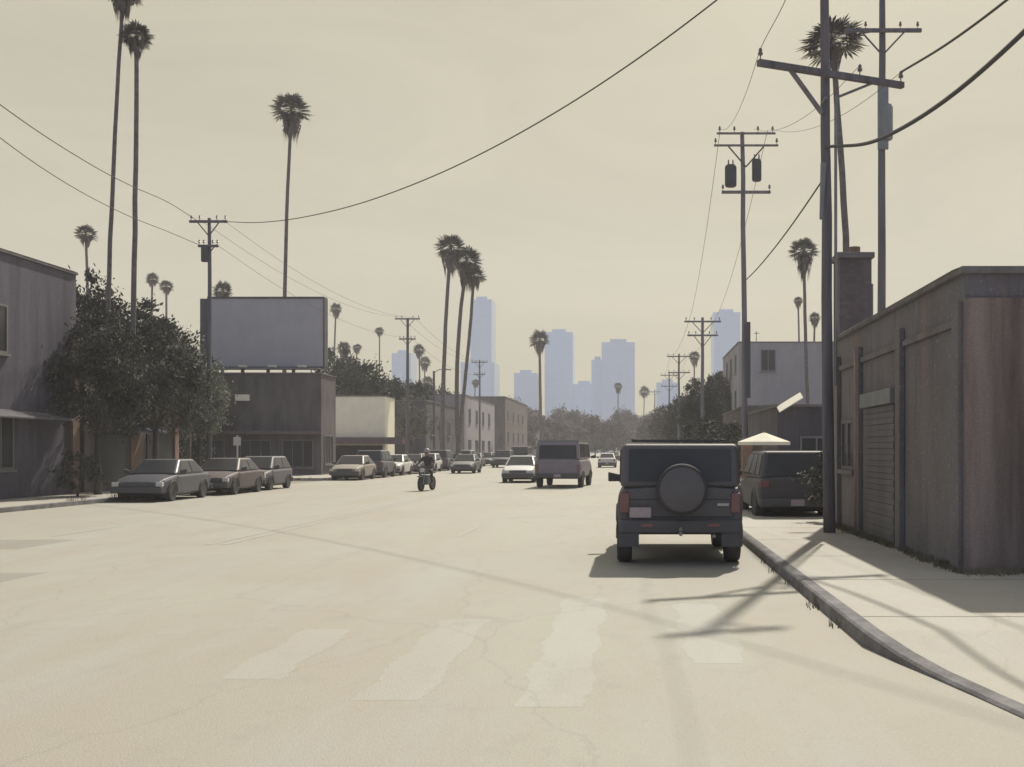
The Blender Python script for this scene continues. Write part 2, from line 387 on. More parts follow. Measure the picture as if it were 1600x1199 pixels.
for (x0,x1,y0,y1) in ((-9.5,-8.3,9.5,15.5),(-13.5,-10.8,19,21.2)):
    b.poly([(x0,y0,.0008),(x1,y0+.1,.0008),(x1-.05,y1,.0008),(x0+.06,y1-.1,.0008)])
tag(b.build('asphalt_patch', M['tar']), kind='structure')
# sidewalk joints
b = MB()
for y in [10.5+3*i for i in range(14)]:
    b.poly([(KR+.16,y,.141),(12,y,.141),(12,y+.018,.141),(KR+.16,y+.018,.141)])
tag(b.build('sidewalk_joint', M['kerb']), kind='structure')

# ------------------------------------------------------------------ buildings
def window(root, face, u, z, w, h, plane, frame_m='frame', sill=True, mull=1):
    """face 'S' looks at -Y (plane = y), 'E' looks at +X, 'W' looks at -X"""
    f = MB(); t = .07; d = .05
    def bx(mb, u0,u1,z0,z1,d0,d1):
        if face == 'S': mb.box(u0,u1,plane-d1,plane-d0,z0,z1)
        elif face == 'E': mb.box(plane+d0,plane+d1,u0,u1,z0,z1)
        else: mb.box(plane-d1,plane-d0,u0,u1,z0,z1)
    bx(f,u-w/2,u-w/2+t,z+t,z+h-t,0,d); bx(f,u+w/2-t,u+w/2,z+t,z+h-t,0,d)
    bx(f,u-w/2,u+w/2,z,z+t,0,d); bx(f,u-w/2,u+w/2,z+h-t,z+h,0,d)
    for k in range(mull):
        x = u-w/2+(k+1)*w/(mull+1); bx(f,x-.025,x+.025,z+t,z+h-t,0,d-.008)
    if sill: bx(f,u-w/2-.08,u+w/2+.08,z-.09,z-.003,0,d+.06)
    fr = f.build('window', M[frame_m], root)
    p = MB(); bx(p,u-w/2+t*.5,u+w/2-t*.5,z+t*.5,z+h-t*.5,0.002,.018); p.build('pane', M['glass'], fr)
def block(name, label, x0,x1,y0,y1,h, m, cat='building', coping='coping', z0=-.02, par=.35):
    """a flat-roofed building: root at its base centre, walls, roof slab, parapet"""
    rt = empty(name, (0,0,0), label, cat)
    rt.location = ((x0+x1)/2, y0, 0)
    def kid(mb, n, mm, **k):
        o = mb.build(n, mm, rt, **k); return o
    cx, cy = (x0+x1)/2, y0
    X0,X1,Y1 = x0-cx, x1-cx, y1-cy
    kid(MB().box(X0,X1,0,Y1,z0,h-par), 'wall', M[m])
    b = MB(); t=.22
    b.box(X0,X1,0,t,h-par,h-.1); b.box(X0,X1,Y1-t,Y1,h-par,h-.1); b.box(X0,X0+t,t,Y1-t,h-par,h-.1); b.box(X1-t,X1,t,Y1-t,h-par,h-.1)
    kid(b, 'parapet', M[m])
    b = MB(); e=.06
    b.box(X0-e,X1+e,-e,t+e,h-.1,h); b.box(X0-e,X1+e,Y1-t-e,Y1+e,h-.1,h); b.box(X0-e,X0+t+e,t+e,Y1-t-e,h-.1,h); b.box(X1-t-e,X1+e,t+e,Y1-t-e,h-.1,h)
    kid(b, 'coping', M[coping], bevel=.015)
    kid(MB().box(X0+t+.01,X1-t-.01,t+.01,Y1-t-.01,h-par-.05,h-par+.03), 'roof', M['roof_dark'])
    return rt, (X0,X1,Y1)

# right: long dark wall building close to the camera
rt,(X0,X1,Y1) = block('warehouse', 'long dark weathered warehouse with streaked wall along the right sidewalk', 4.35, 22, 14.3, 23.1, 4.16, 'wall_dark', par=.4)
b = MB(); b.box(X0-.02,X0+3.4,-.06,-.002,0,3.74); b.build('front_wall_facing', M['wall_pink'], rt)
for y in (.0,3.15,6.35,8.5): MB().box(X0-.09,X0-.002,y,y+.3,0,3.70).build('pilaster', M['wall_dark'], rt, bevel=.01)
b = MB(); b.box(X0-.05,X0-.002,.31,3.14,3.40,3.50); b.box(X0-.05,X0-.002,3.46,6.34,3.40,3.50); b.box(X0-.05,X0-.002,6.66,8.49,3.40,3.50)
b.build('string_course', M['wall_dark'], rt, bevel=.01)
sh = MB()
for k in range(22): sh.box(X0-.03-(.012 if k%2 else 0),X0-.002,3.75,6.05,.2+k*.105,.2+k*.105+.1)
sh.build('roller_shutter', M['shutter'], rt)
sh = MB(); sh.box(X0-.12,X0-.002,3.7,6.1,2.52,2.78); sh.build('shutter_box', M['steel'], rt, bevel=.02)
window(rt,'W',7.6,1.35,1.3,1.0,X0,frame_m='wall_dark')
b = MB(); b.tube([(X0-.09,6.42+.12,.1),(X0-.09,6.42+.12,3.7)],.04,8); b.build('downpipe', M['brick_salmon'], rt, smooth=True)
# brick chimney stack at its far end
c = empty('chimney', (4.98, 24.4, 0), 'tall square dark brick chimney stack at far end of warehouse wall', 'chimney')
MB().box(-.36,.36,0,.75,-.02,6.05).build('stack', M['brick_brown'], c, bevel=.01)
MB().box(-.42,.42,-.06,.81,6.05,6.18).build('cap', M['coping'], c, bevel=.02)
MB().lathe([(.13,6.18),(.13,6.36),(.10,6.36),(.10,6.3)],12,(0.05,.37,0)).build('flue', M['brick_salmon'], c, smooth=False)
MB().tube([(.40,.2,3.9),(.40,.2,5.5)],.04,8).build('pipe', M['steel'], c)

# low dark garage behind
rt,(X0,X1,Y1) = block('garage', 'low dark flat-roofed garage beyond the warehouse, behind the black parked estate', 4.75, 15, 36, 47, 3.26, 'dark_render')
window(rt,'S',X0+1.3,1.2,1.1,1.0,0)
MB().box(X0+2.4,X0+4.9,-.05,-.002,.0,2.4).build('garage_door', M['shutter'], rt)
aw = MB()
aw.hexa([(X0-.02,-.7,2.95),(X0+.75,-.7,3.42),(X0+.75,-.06,3.62),(X0-.02,-.06,3.15),(X0-.02,-.7,2.98),(X0+.75,-.7,3.45),(X0+.75,-.06,3.65),(X0-.02,-.06,3.18)])
aw.build('tilted_awning', M['canvas_cream'], rt)
# yard wall with salmon pier
c = empty('yard_wall', (3.5,35,0), 'low brick yard wall with salmon brick pier left of the garage', 'wall')
MB().box(.34,1.15,.08,.30,.1,1.98).build('wall_panel', M['brick_brown'], c)
MB().box(0,.33,0,.36,.1,2.05).build('pier', M['brick_salmon'], c, bevel=.01)
MB().box(-.04,.37,-.04,.40,2.05,2.12).build('pier_cap', M['coping'], c, bevel=.01)
# umbrella
c = empty('patio_umbrella', (4.08,34,.137), 'open cream patio umbrella behind the black parked estate', 'umbrella')
b = MB(); n = 8; ring=[]
for k in range(n):
    a=k*math.pi/4+.2; ring.append((.86*math.cos(a),.86*math.sin(a)))
for k in range(n):
    (xa,ya),(xb,yb)=ring[k],ring[(k+1)%n]
    b.poly([(0,0,2.16),(xa,ya,1.86),(xb,yb,1.86)]); b.poly([(xa,ya,1.86),(xb,yb,1.86),(xb,yb,1.76),(xa,ya,1.76)])
cn = b.build('canopy', M['canvas_cream'], c); s_=cn.modifiers.new('thick','SOLIDIFY'); s_.thickness=.01
MB().tube([(0,0,0),(0,0,2.2)],.022,8).build('pole', M['steel'], c)
MB().lathe([(.25,0),(.25,.06),(.06,.1)],16).build('base', M['coping'], c)
for k in range(n):
    MB().tube([(0,0,1.95),(ring[k][0]*.96,ring[k][1]*.96,1.84)],.008,5).build('rib', M['steel'], c)

# grey block and neighbours on the right
rt,(X0,X1,Y1) = block('apartment_building', 'pale grey flat-roofed block with one small window, behind the tall right palm', 9.2, 27, 95, 112, 11.2, 'grey_render', par=.5)
window(rt,'S',X0+2.55,8.6,1.3,1.9,0)
window(rt,'S',X0+12.0,8.6,1.3,1.9,0)
for y in (3,7.5,12):
    for z in (2.2,5.4,8.6): window(rt,'W',y,z,1.3,1.7,X0)
MB().box(X0+1.6,X0+1.66,1.0,1.06,10.7,12.2).box(X0+1.4,X0+1.9,1.0,1.03,12.0,12.05).build('aerial', M['steel'], rt)
MB().box(X0+3.3,X0+4.6,3,4,10.7,11.5).build('roof_unit', M['steel'], rt)
rt,(X0,X1,Y1) = block('office_building', 'narrow dark brown building just left of the pale grey block', 9.7, 11.6, 122, 138, 10.6, 'brown_render')
for z in (2.5,5.2,7.9): window(rt,'S',0,z,.9,1.4,0)
rt,(X0,X1,Y1) = block('shop_building', 'low plum brown shop far down the right side', 6.6, 14, 140, 160, 7.4, 'wall_pink')
for x in (-2,1.2): window(rt,'S',x,3.8,1.3,1.5,0)
rt,(X0,X1,Y1) = block('row_house', 'small grey house front beyond the right side trees', 6.2, 14, 185, 205, 8.5, 'grey_render')
for x in (-2.2,.8): window(rt,'S',x,4.2,1.3,1.6,0)
rt,(X0,X1,Y1) = block('store_building', 'single-storey dark store between garage and pale grey block', 6.4, 16, 62, 78, 4.3, 'brown_render')
window(rt,'S',X0+1.5,1.2,1.4,1.3,0); window(rt,'S',X0+4.2,1.2,1.4,1.3,0)

# left: buildings A, B, D, E and beyond
rt,(X0,X1,Y1) = block('corner_building', 'purple-grey two-storey building at far left edge with orange corner pilaster', -34, -20.6, 24, 40.2, 8.3, 'purple_render', par=.5)
MB().box(X1-.1,X1+.12,Y1-.45,Y1+.03,0,6.0).build('corner_pilaster', M['orange_render'], rt)
for y in (3,7,11):
    window(rt,'E',y,4.9,1.5,1.6,X1); window(rt,'E',y,1.1,2.2,1.9,X1,mull=2)
b = MB(); b.hexa([(X1,1,3.0),(X1+1.1,1,2.75),(X1+1.1,14,2.75),(X1,14,3.0),(X1,1,3.08),(X1+1.1,1,2.80),(X1+1.1,14,2.80),(X1,14,3.08)]); b.build('canopy', M['dark_render'], rt)
rt,(X0,X1,Y1) = block('brick_shop', 'dark brown shop with blue awning, second building from the left edge', -33, -20.7, 41, 49.5, 6.5, 'brown_render')
for y in (1.6,4.2,6.8): window(rt,'E',y,4.0,1.1,1.5,X1)
MB().box(X1,X1+.05,.8,3.2,.4,2.4).build('shop_window', M['glass'], rt); MB().box(X1,X1+.05,5.2,7.6,.4,2.4).build('shop_window', M['glass'], rt)
MB().box(X1,X1+.06,3.7,4.7,0.1,2.3).build('door', M['orange_render'], rt)
b = MB(); b.hexa([(X1,.4,2.95),(X1+1.0,.4,2.45),(X1+1.0,5,2.45),(X1,5,2.95),(X1,.4,3.0),(X1+1.0,.4,2.5),(X1+1.0,5,2.5),(X1,5,3.0)]); b.build('awning', M['awning_blue'], rt)
MB().box(X1,X1+.1,7.9,8.3,0,6.0).build('pilaster', M['brick_salmon'], rt)
# rear house wall with pale gable between shop and billboard building
rt,(X0,X1,Y1) = block('billboard_building', 'wide brown single-storey building carrying the billboard on its roof', -39.5, -20.1, 70, 73.4, 6.72, 'brown_render')
MB().box(X1-10,X1+.25,-.9,-.002,2.75,2.95).build('canopy', M['awning_plum'], rt)
for x in (X1-1.5,X1-4.2,X1-7.2): window(rt,'S',x,.6,2.0,1.8,0,mull=2)
window(rt,'E',1.7,.8,2.0,1.9,X1,mull=2)
MB().box(X1-5.5,X1-4.6,-.12,-.01,4.9,5.3).build('roof_sign', M['cream_render'], rt); 
b = MB(); b.box(X1-9.3,X1-8.6,1.6,2.6,6.3,7.4); b.box(X1-10.9,X1-10.2,2.0,3.0,6.3,7.1); b.build('roof_vent', M['steel'], rt)
# billboard
x0,_,z1 = at(326,467,71.0); x1,_,z0 = at(505,573,71.0)
c = empty('billboard', ((x0+x1)/2,71.0,6.35), 'big blank grey rooftop billboard on posts, left of the street', 'billboard')
hw=(x1-x0)/2; zb=z0-6.35; zt=z1-6.35
MB().box(-hw,hw,0,.06,zb,zt).build('panel', M['billboard'], c)
b = MB(); b.box(-hw-.08,hw+.08,-.05,.75,zt,zt+.13); b.box(-hw-.08,hw+.08,-.05,.75,zb-.13,zb); b.box(-hw-.55,-hw-.003,-.03,.72,zb,zt); b.box(hw+.003,hw+.1,-.05,.72,zb,zt); b.build('frame', M['dark_render'], c)
b = MB()
for k in range(5):
    x=-hw+.4+k*(2*hw-.8)/4; b.box(x-.09,x+.09,.35,.53,0,zb-.13); b.box(x-.05,x+.05,.55,.65,zb,zt)
b.build('post', M['steel'], c)
b = MB()
for k in range(4):
    xa=-hw+.4+k*(2*hw-.8)/4; xb=xa+(2*hw-.8)/4; b.tube([(xa,.6,zb),(xb,.6,zt-.1)],.04,6)
b.build('bracing', M['steel'], c)
b = MB(); b.box(-hw,hw,-1.3,-.1,zb-.23,zb-.17); b.build('catwalk', M['steel'], c)
b = MB()
for k in range(4):
    x=-hw+.9+k*(2*hw-1.8)/3; b.tube([(x,-.9,zb-.17),(x,-1.5,zb-.1)],.025,6); b.box(x-.25,x+.25,-1.75,-1.45,zb-.16,zb-.02)
b.build('floodlight', M['white_render'], c)
# cream wall building
rt,(X0,X1,Y1) = block('cream_building', 'cream-walled building with plum awning, right of the billboard building', -25.6, -20.1, 88, 91.5, 6.15, 'cream_render', par=.3)
MB().box(X0-.3,X1+1.6,-1.0,-.002,2.2,2.75).build('awning', M['awning_plum'], rt)
MB().box(X0+.2,X1-.2,-.05,-.002,.2,2.1).build('shop_window', M['glass'], rt)
rt,(X0,X1,Y1) = block('garden_store', 'low dark store wall behind the parked cars right of the cream building', -34, -20.2, 106, 125, 6.6, 'dark_render')
for y in (3,8,13): window(rt,'E',y,3.2,1.6,1.6,X1)
window(rt,'S',X1-2.5,3.2,1.6,1.6,0)
rt,(X0,X1,Y1) = block('shop_building', 'grey two-storey shop beyond the left trees', -34, -20.2, 130, 158, 8.4, 'grey_render')
for y in (4,10,16,22):
    window(rt,'E',y,5.0,1.6,1.8,X1); window(rt,'E',y,1.0,2.4,2.0,X1)
window(rt,'S',X1-3,5.0,1.6,1.8,0)
rt,(X0,X1,Y1) = block('hotel_building', 'far brown block standing at the end of the left side', -36, -21, 178, 215, 10.5, 'brown_render')
for y in (4,12,20,28):
    for z in (3,6.5): window(rt,'E',y,z,1.8,1.8,X1)
for x in (X1-3,X1-7): window(rt,'S',x,6.5,1.6,1.8,0)
rt,(X0,X1,Y1) = block('storefront_building', 'pale low storefront far off beside the avenue', -27, -19.5, 232, 262, 6.0, 'white_render')
for x in (-2,1.5): window(rt,'S',x,2,1.8,1.8,0)

# ------------------------------------------------------------------ skyline towers
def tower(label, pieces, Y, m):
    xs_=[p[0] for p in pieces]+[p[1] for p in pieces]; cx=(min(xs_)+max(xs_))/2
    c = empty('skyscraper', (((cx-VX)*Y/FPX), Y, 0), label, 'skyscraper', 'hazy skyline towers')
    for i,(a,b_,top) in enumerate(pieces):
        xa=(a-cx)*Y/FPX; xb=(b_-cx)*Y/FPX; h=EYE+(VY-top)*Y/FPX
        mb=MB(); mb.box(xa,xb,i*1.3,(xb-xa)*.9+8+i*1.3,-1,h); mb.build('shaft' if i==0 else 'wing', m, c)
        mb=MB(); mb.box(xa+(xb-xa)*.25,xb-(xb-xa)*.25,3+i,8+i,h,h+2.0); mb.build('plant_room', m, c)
TA, TB = M['tower_a'], M['tower_b']
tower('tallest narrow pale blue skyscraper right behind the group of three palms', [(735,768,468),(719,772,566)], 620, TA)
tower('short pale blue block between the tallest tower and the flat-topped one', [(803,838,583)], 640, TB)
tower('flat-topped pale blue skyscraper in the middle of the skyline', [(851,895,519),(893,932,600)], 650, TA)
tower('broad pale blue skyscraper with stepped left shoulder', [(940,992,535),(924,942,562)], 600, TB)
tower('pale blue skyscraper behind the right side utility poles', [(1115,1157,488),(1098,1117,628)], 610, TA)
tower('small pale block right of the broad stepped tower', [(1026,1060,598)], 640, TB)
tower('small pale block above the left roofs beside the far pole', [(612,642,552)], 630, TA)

# ------------------------------------------------------------------ palms
def crown_mesh(rnd, n=46, R_=1.0):
    """fan-palm head: folded fan leaves on stalks radiating from the top of the trunk"""
    b = MB()
    for i in range(n):
        el = math.asin(max(-.45, min(.98, -.45 + 1.43*(i+.5)/n))); az = i*2.39996 + rnd.uniform(-.2,.2)
        d = Vector((math.cos(az)*math.cos(el), math.sin(az)*math.cos(el), math.sin(el)))
        L_ = R_*rnd.uniform(.42,.56); side = d.cross(Vector((0,0,1)));
        if side.length < .1: side = Vector((1,0,0))
        side.normalize(); up = side.cross(d).normalized()
        base = d*L_ + Vector((0,0,-.02)) ; root = d*.05
        w=.014*R_
        b.poly([tuple(root-side*w),tuple(root+side*w),tuple(base+side*w*.7),tuple(base-side*w*.7)])
        fr = R_*rnd.uniform(.42,.58); droop = rnd.uniform(.10,.35)
        k=11
        for j in range(k):
            a = (j/(k-1)-.5)*R(210); a2=R(8.5)
            def pt(ang, r): 
                return base + (d*math.cos(ang)+side*math.sin(ang))*r + up*(abs(math.sin(ang))*-.12*r) + Vector((0,0,-droop*(r/fr)**2*.35*R_))
            r_=fr*(1-.25*abs(a)/R(105))*rnd.uniform(.85,1.08)
            b.poly([tuple(base),tuple(pt(a-a2,r_*.6)),tuple(pt(a,r_)),tuple(pt(a+a2,r_*.6))])
    me_o = b.build('crown', M['palm_leaf']); me = me_o.data; bpy.data.objects.remove(me_o); return me
def skirt_mesh(rnd, n=60):
    """dead hanging leaves packed around the trunk under the head, unit radius, 0 to -1"""
    b = MB()
    for i in range(n):
        az = rnd.uniform(0,2*math.pi); z0 = rnd.uniform(-.55,.05); l = rnd.uniform(.35,.6)
        r0 = .10; r1 = rnd.uniform(.28,.5)*(1+.9*z0)+.08; w = rnd.uniform(.05,.11)
        c_,s_=math.cos(az),math.sin(az); tx,ty=-s_,c_
        p0=(c_*r0,s_*r0,z0); pm=(c_*r1,s_*r1,z0-.12); pe=(c_*r1*.75,s_*r1*.75,z0-l)
        b.poly([(p0[0]-tx*.02,p0[1]-ty*.02,p0[2]),(p0[0]+tx*.02,p0[1]+ty*.02,p0[2]),(pm[0]+tx*w,pm[1]+ty*w,pm[2]),(pm[0]-tx*w,pm[1]-ty*w,pm[2])])
        for q in (-.7,0,.7):
            b.poly([(pm[0]+tx*w*(q-.35),pm[1]+ty*w*(q-.35),pm[2]),(pm[0]+tx*w*(q+.35),pm[1]+ty*w*(q+.35),pm[2]),(pe[0]+tx*w*q,pe[1]+ty*w*q,pe[2]+rnd.uniform(-.08,.1))])
    me_o = b.build('dead_leaf_skirt', M['palm_dead']); me = me_o.data; bpy.data.objects.remove(me_o); return me
CROWNS = [crown_mesh(random.Random(s), 46) for s in (3,7,12)]
CROWNS_FAR = [crown_mesh(random.Random(s), 22) for s in (5,9)]
SKIRTS = [skirt_mesh(random.Random(s)) for s in (2,8)]
def palm(label, base, top, Rc, r0, r1, skirt=1.0, far=False, bend=0.0, group=None, squash=1.0, seed=0, name='fan_palm', skw=1.0):
    rnd = random.Random(seed*7+int(abs(base[0])*10))
    c = empty(name, base, label, 'palm tree', group)
    T = Vector(top)-Vector(base)
    n = 5 if far else 14
    path = []
    for i in range(n+1):
        t=i/n; p=T*t; p.x += bend*math.sin(t*math.pi) + rnd.uniform(-.02,.02)*(0 if i in (0,n) else 1); path.append(p)
    rad = [r0*(1.25-.25*min(1,i/n*6)) + (r1-r0)*i/n for i in range(n+1)]
    MB().tube(path, rad, 6 if far else 10).build('trunk', M['palm_trunk'], c, smooth=True)
    me = rnd.choice(CROWNS)
    o = bpy.data.objects.new('crown', me); COL.objects.link(o); o.parent=c; o.location=T
    o.scale=(Rc,Rc,Rc*squash); o.rotation_euler=(rnd.uniform(-.12,.12),rnd.uniform(-.12,.12),rnd.uniform(0,6.28))
    if skirt:
        o = bpy.data.objects.new('dead_leaf_skirt', rnd.choice(SKIRTS)); COL.objects.link(o); o.parent=c; o.location=T
        o.scale=(Rc*skw,Rc*skw,Rc*1.35*skirt); o.rotation_euler=(0,0,rnd.uniform(0,6.28))
    return c
def palm_px(label, px, py, Y, Rpx, bpx=None, r=.16, **k):
    Rpx*=(1.0 if k.get('far') else 1.18); x,_,z = at(px,py,Y); bx = at(bpx if bpx is not None else px, VY, Y)[0]
    return palm(label,(bx,Y,0),(x,Y,z),Rpx*Y/FPX,r*1.25,r*.85,**k)
palm_px('very tall palm at left with head cut by the top edge, further left trunk', 192, -14, 46, 30, 160, r=.085, seed=1, bend=-.1)
palm_px('very tall palm at left, right-hand trunk of the pair, crown near top edge', 213, 58, 46, 25, 199, r=.10, seed=2, skirt=.9, bend=.1)
palm_px('tall slim palm rising behind the billboard', 455, 172, 80, 30, 446, r=.13, seed=3, skirt=1.1, bend=-.25)
palm_px('small distant palm head above the far left rooftops', 134, 366, 100, 17, 146, r=.13, seed=4, skirt=.8)
palm_px('left and tallest palm of the three in the middle', 704, 388, 98, 26, 691, r=.17, seed=5, skirt=1.15, bend=-.2)
palm_px('middle palm of the three in front of the towers', 729, 408, 101, 25, 718, r=.18, seed=6, skirt=1.2, bend=-.55)
palm_px('right and shortest palm of the three, against the tallest tower', 741, 431, 99, 18, 712, r=.15, seed=7, skirt=.9, bend=.1)
palm_px('palm in front of the flat-topped tower with a pale trunk', 843, 532, 170, 17, 846, r=.22, seed=8, skirt=.9)
palm_px('tall palm behind the warehouse with its crown touching the top edge', 1300, 66, 42, 50, 1326, r=.125, seed=9, skirt=.7, bend=.25, squash=.8, skw=.6)
palm_px('palm with shaggy crown standing in front of the pale grey block', 1256, 392, 90, 23, 1267, r=.14, seed=10, skirt=1.35, bend=-.1)
FARP = [(348,455,110,13),(260,448,150,9),(238,437,150,8),(525,483,190,9),(537,545,180,8),(558,543,220,7),(593,518,230,7),(655,547,210,8),(664,567,240,8),
        (668,598,230,7),(743,598,280,6),(966,604,300,5.5),(1007,613,320,6.5),(1085,557,210,7),(1273,497,150,9),(1247,470,170,7)]
for i,(px,py,Y,r) in enumerate(FARP):
    palm_px('tiny distant palm head standing over the far roofs and trees', px, py, Y, r*random.uniform(1.25,1.7), r=.16, seed=20+i, far=True, group='distant palms', skw=1.2, squash=random.uniform(.8,1.2), skirt=random.uniform(.7,1.2), bend=random.uniform(-.4,.4))

# ------------------------------------------------------------------ leafy trees
def leaf_crown(rnd, rx, ry, rz, clumps, per, leaf, gap=.0):
    bm = bmesh.new()
    cs=[]
    for i in range(clumps):
        th=rnd.uniform(0,2*math.pi); u=rnd.uniform(-.75,1); rr=rnd.uniform(.35,1.0)**.6
        s_=math.sqrt(max(0,1-u*u)); cs.append((Vector((math.cos(th)*s_*rx*rr, math.sin(th)*s_*ry*rr, u*rz*rr)), rnd.uniform(.10,.27)*min(rx,rz)))
    for c_,cr in cs:
        for j in range(per):
            v=Vector((rnd.gauss(0,1),rnd.gauss(0,1),rnd.gauss(0,.8)));
            p=c_+v*cr*.55
            n_=Vector((rnd.gauss(0,1),rnd.gauss(0,1),rnd.gauss(0,1))).normalized(); a=n_.orthogonal().normalized(); b_=n_.cross(a)
            l=leaf*rnd.uniform(.6,1.3)
            vs=[bm.verts.new(p+a*l), bm.verts.new(p+b_*l*.45), bm.verts.new(p-a*l), bm.verts.new(p-b_*l*.45)]
            bm.faces.new(vs)
    me=bpy.data.meshes.new('crown'); bm.to_mesh(me); bm.free(); return me, cs
def make_tree(seed, H, rx, rz, clumps, per, leaf, lm, name='leafy_tree'):
    rnd=random.Random(seed); c=empty(name,(0,0,0))
    me,cs=leaf_crown(rnd,rx,rx*.9,rz,clumps,per,leaf); me.materials.append(M[lm])
    zc=H-rz*1.02
    o=bpy.data.objects.new('crown',me); COL.objects.link(o); o.parent=c; o.location=(0,0,zc)
    b=MB(); fork=Vector((rnd.uniform(-.2,.2),0,max(1.2,zc-rz*.75)))
    b.tube([(0,0,-.05),(fork.x*.5,0,fork.z*.5),tuple(fork)],[.26*H/9,.2*H/9,.16*H/9],8)
    for c_,cr in cs[:9]:
        e=Vector((c_.x,c_.y,c_.z+zc)); m_=(fork+e)/2+Vector((0,0,.3)); b.tube([tuple(fork),tuple(m_),tuple(e)],[.11*H/9,.07*H/9,.02],5)
    b.build('trunk',M['bark'],c,smooth=True); return c
def relabel(t,label,loc,rz,sc,group=None,cat='tree'):
    t.location=loc; t.rotation_euler=(0,0,rz); t.scale=(sc,sc,sc) if not isinstance(sc,tuple) else sc; tag(t,label,cat,group); return t
TD = make_tree(1, 8.2, 2.7, 3.0, 120, 150, .105, 'leaf_dark')
TP = make_tree(2, 7.5, 2.2, 2.6, 70, 110, .10, 'leaf_pale')
TF = make_tree(3, 10.5, 3.6, 4.3, 110, 110, .20, 'leaf_dark')
TR = make_tree(4, 13.0, 6.0, 6.2, 110, 80, .36, 'leaf_plum')
TR2 = make_tree(5, 9.6, 4.4, 4.6, 80, 80, .32, 'leaf_plum')
TX = make_tree(6, 3.4, 1.5, 1.5, 40, 60, .11, 'leaf_dark', 'shrub')
used=set()
def put(proto,label,loc,rz,sc,group=None,cat='tree'):
    if proto.name in used: t=copy_tree(proto)
    else: t=proto; used.add(proto.name)
    return relabel(t,label,loc,rz,sc,group,cat)
def G(px,Y): return ((px-VX)*Y/FPX, Y, .05)
put(TD,'dark leafy tree rising over the brown shop with blue awning',G(205,51),.3,(1.1,1.1,1.06))
put(TD,'dark ragged tree top over the far left building, leftmost tree',G(118,47),1.4,(.8,.8,1.16))
put(TD,'dark tree between the brown shop and the billboard, behind the utility pole',G(255,66),2.4,(.8,.8,1.18))
put(TP,'pale grey-green loose tree left of the billboard building',G(292,58),.4,(.95,.95,.98))
put(TP,'low pale tree in the gap beside the brown shop',G(256,54),2.2,(.7,.7,.8))
put(TD,'dark tree right behind the right edge of the billboard',G(526,112),.9,(1.1,1.1,1.5))
put(TF,'dark tree behind the cream building, first of the row',G(566,107),.2,(.9,.9,.98))
put(TF,'dark tree in the left row above the cream awning corner',G(605,118),1.7,(.95,.95,.90))
put(TF,'dark tree in the left row below the far utility pole',G(645,128),2.9,(.8,.8,.93))
put(TP,'pale leafy street tree behind the motorcyclist',G(640,101),1.1,(.9,.9,.85))
put(TP,'pale leafy street tree at the foot of the three palms',G(650,112),2.6,(1.0,1.0,.95))
put(TF,'dark leafy tree beside the trunks of the three palms',G(678,140),4.0,(.8,.8,.95))
put(TD,'dark bushy tree beyond the garage on the right side',G(1097,88),.5,(.8,.8,.92))
put(TD,'dark tree beside the narrow brown building',G(1122,104),2.0,(.8,.8,1.1))
put(TF,'dark tree far down the right sidewalk',G(1072,122),1.2,(.75,.75,.75))
put(TF,'shaded tree on the right side before the small grey house',G(1048,175),.6,(1,1,.85))
put(TD,'dark street tree on the left sidewalk half hiding the purple-grey building',(-19.3,39.2,.13),.7,(.62,.62,.80))
put(TD,'dark street tree on the left sidewalk in front of the brown shop',(-19.6,44.6,.13),3.1,(.70,.70,.84))
put(TP,'greyish street tree on the left sidewalk at the shop corner',(-19.4,48.6,.13),5.1,(.62,.62,.72))
put(TD,'dark tree filling the side street left of the billboard building',G(292,68),4.4,(.9,.9,.80))
for px,Y,s,l in ((1088,72,1.0,'leftmost dark shrub on the right side, before the bushy tree'),(1112,66,1.1,'middle dark shrub of three below the right side trees'),(1140,58,.95,'right-hand dark shrub nearest the slim transformer pole')):
    put(TX,l,G(px,Y),px,s,'right side shrubs','shrub')
for px,Y,s,l in ((120,37.3,.5,'small dusty shrub at the far left kerb before the purple-grey building'),(252,52,.75,'dusty shrub just behind the left utility pole'),(300,60,.8,'dusty shrub before the brown billboard building')):
    put(TX,l,G(px,Y),px,s,'left side shrubs','shrub')
i=0
for px in range(690,1050,15):
    Y=215+((i*47)%90); pr=TR if i%2 else TR2
    put(pr,'plum brown hazy tree in the far tree line closing the avenue',((px-VX)*Y/FPX,Y,0),i*1.3,(.9,.9,(.98 if px<830 else .86)+.16*math.sin(i*2.1)),'far tree line'); i+=1
for k,px in enumerate((600,628,655,1040,1065,1090,1120)):
    Y=265; put(TR2 if k%2 else TR,'plum brown hazy tree in the far tree line closing the avenue',((px-VX)*Y/FPX,Y,0),k*2.3,1.0,'far tree line')

# hedge in the forecourt corner between warehouse and parked estate; weeds along wall and kerb foot
put(TX,'dark low bush at the far corner of the warehouse beside the dark pole',(4.75,24.6,.1),.4,(.62,.62,.5),None,'shrub')
def weeds(name, spots, h, seed):
    rnd = random.Random(seed); b = MB()
    for (x,y,z) in spots:
        for k in range(rnd.randint(6,13)):
            a=rnd.uniform(0,6.28); l=h*rnd.uniform(.4,1.1); dx,dy=math.cos(a)*l*.5*rnd.random(),math.sin(a)*l*.5*rnd.random(); w=.006
            bx_,by_=x+rnd.gauss(0,.05),y+rnd.gauss(0,.12)
            b.poly([(bx_-w,by_,z),(bx_+w,by_,z),(bx_+dx*.6+w*.7,by_+dy*.6,z+l*.65),(bx_+dx,by_+dy,z+l),(bx_+dx*.6-w*.7,by_+dy*.6,z+l*.65)])
    tag(b.build(name, M['dry_weed']), kind='stuff')
rw_=random.Random(77)
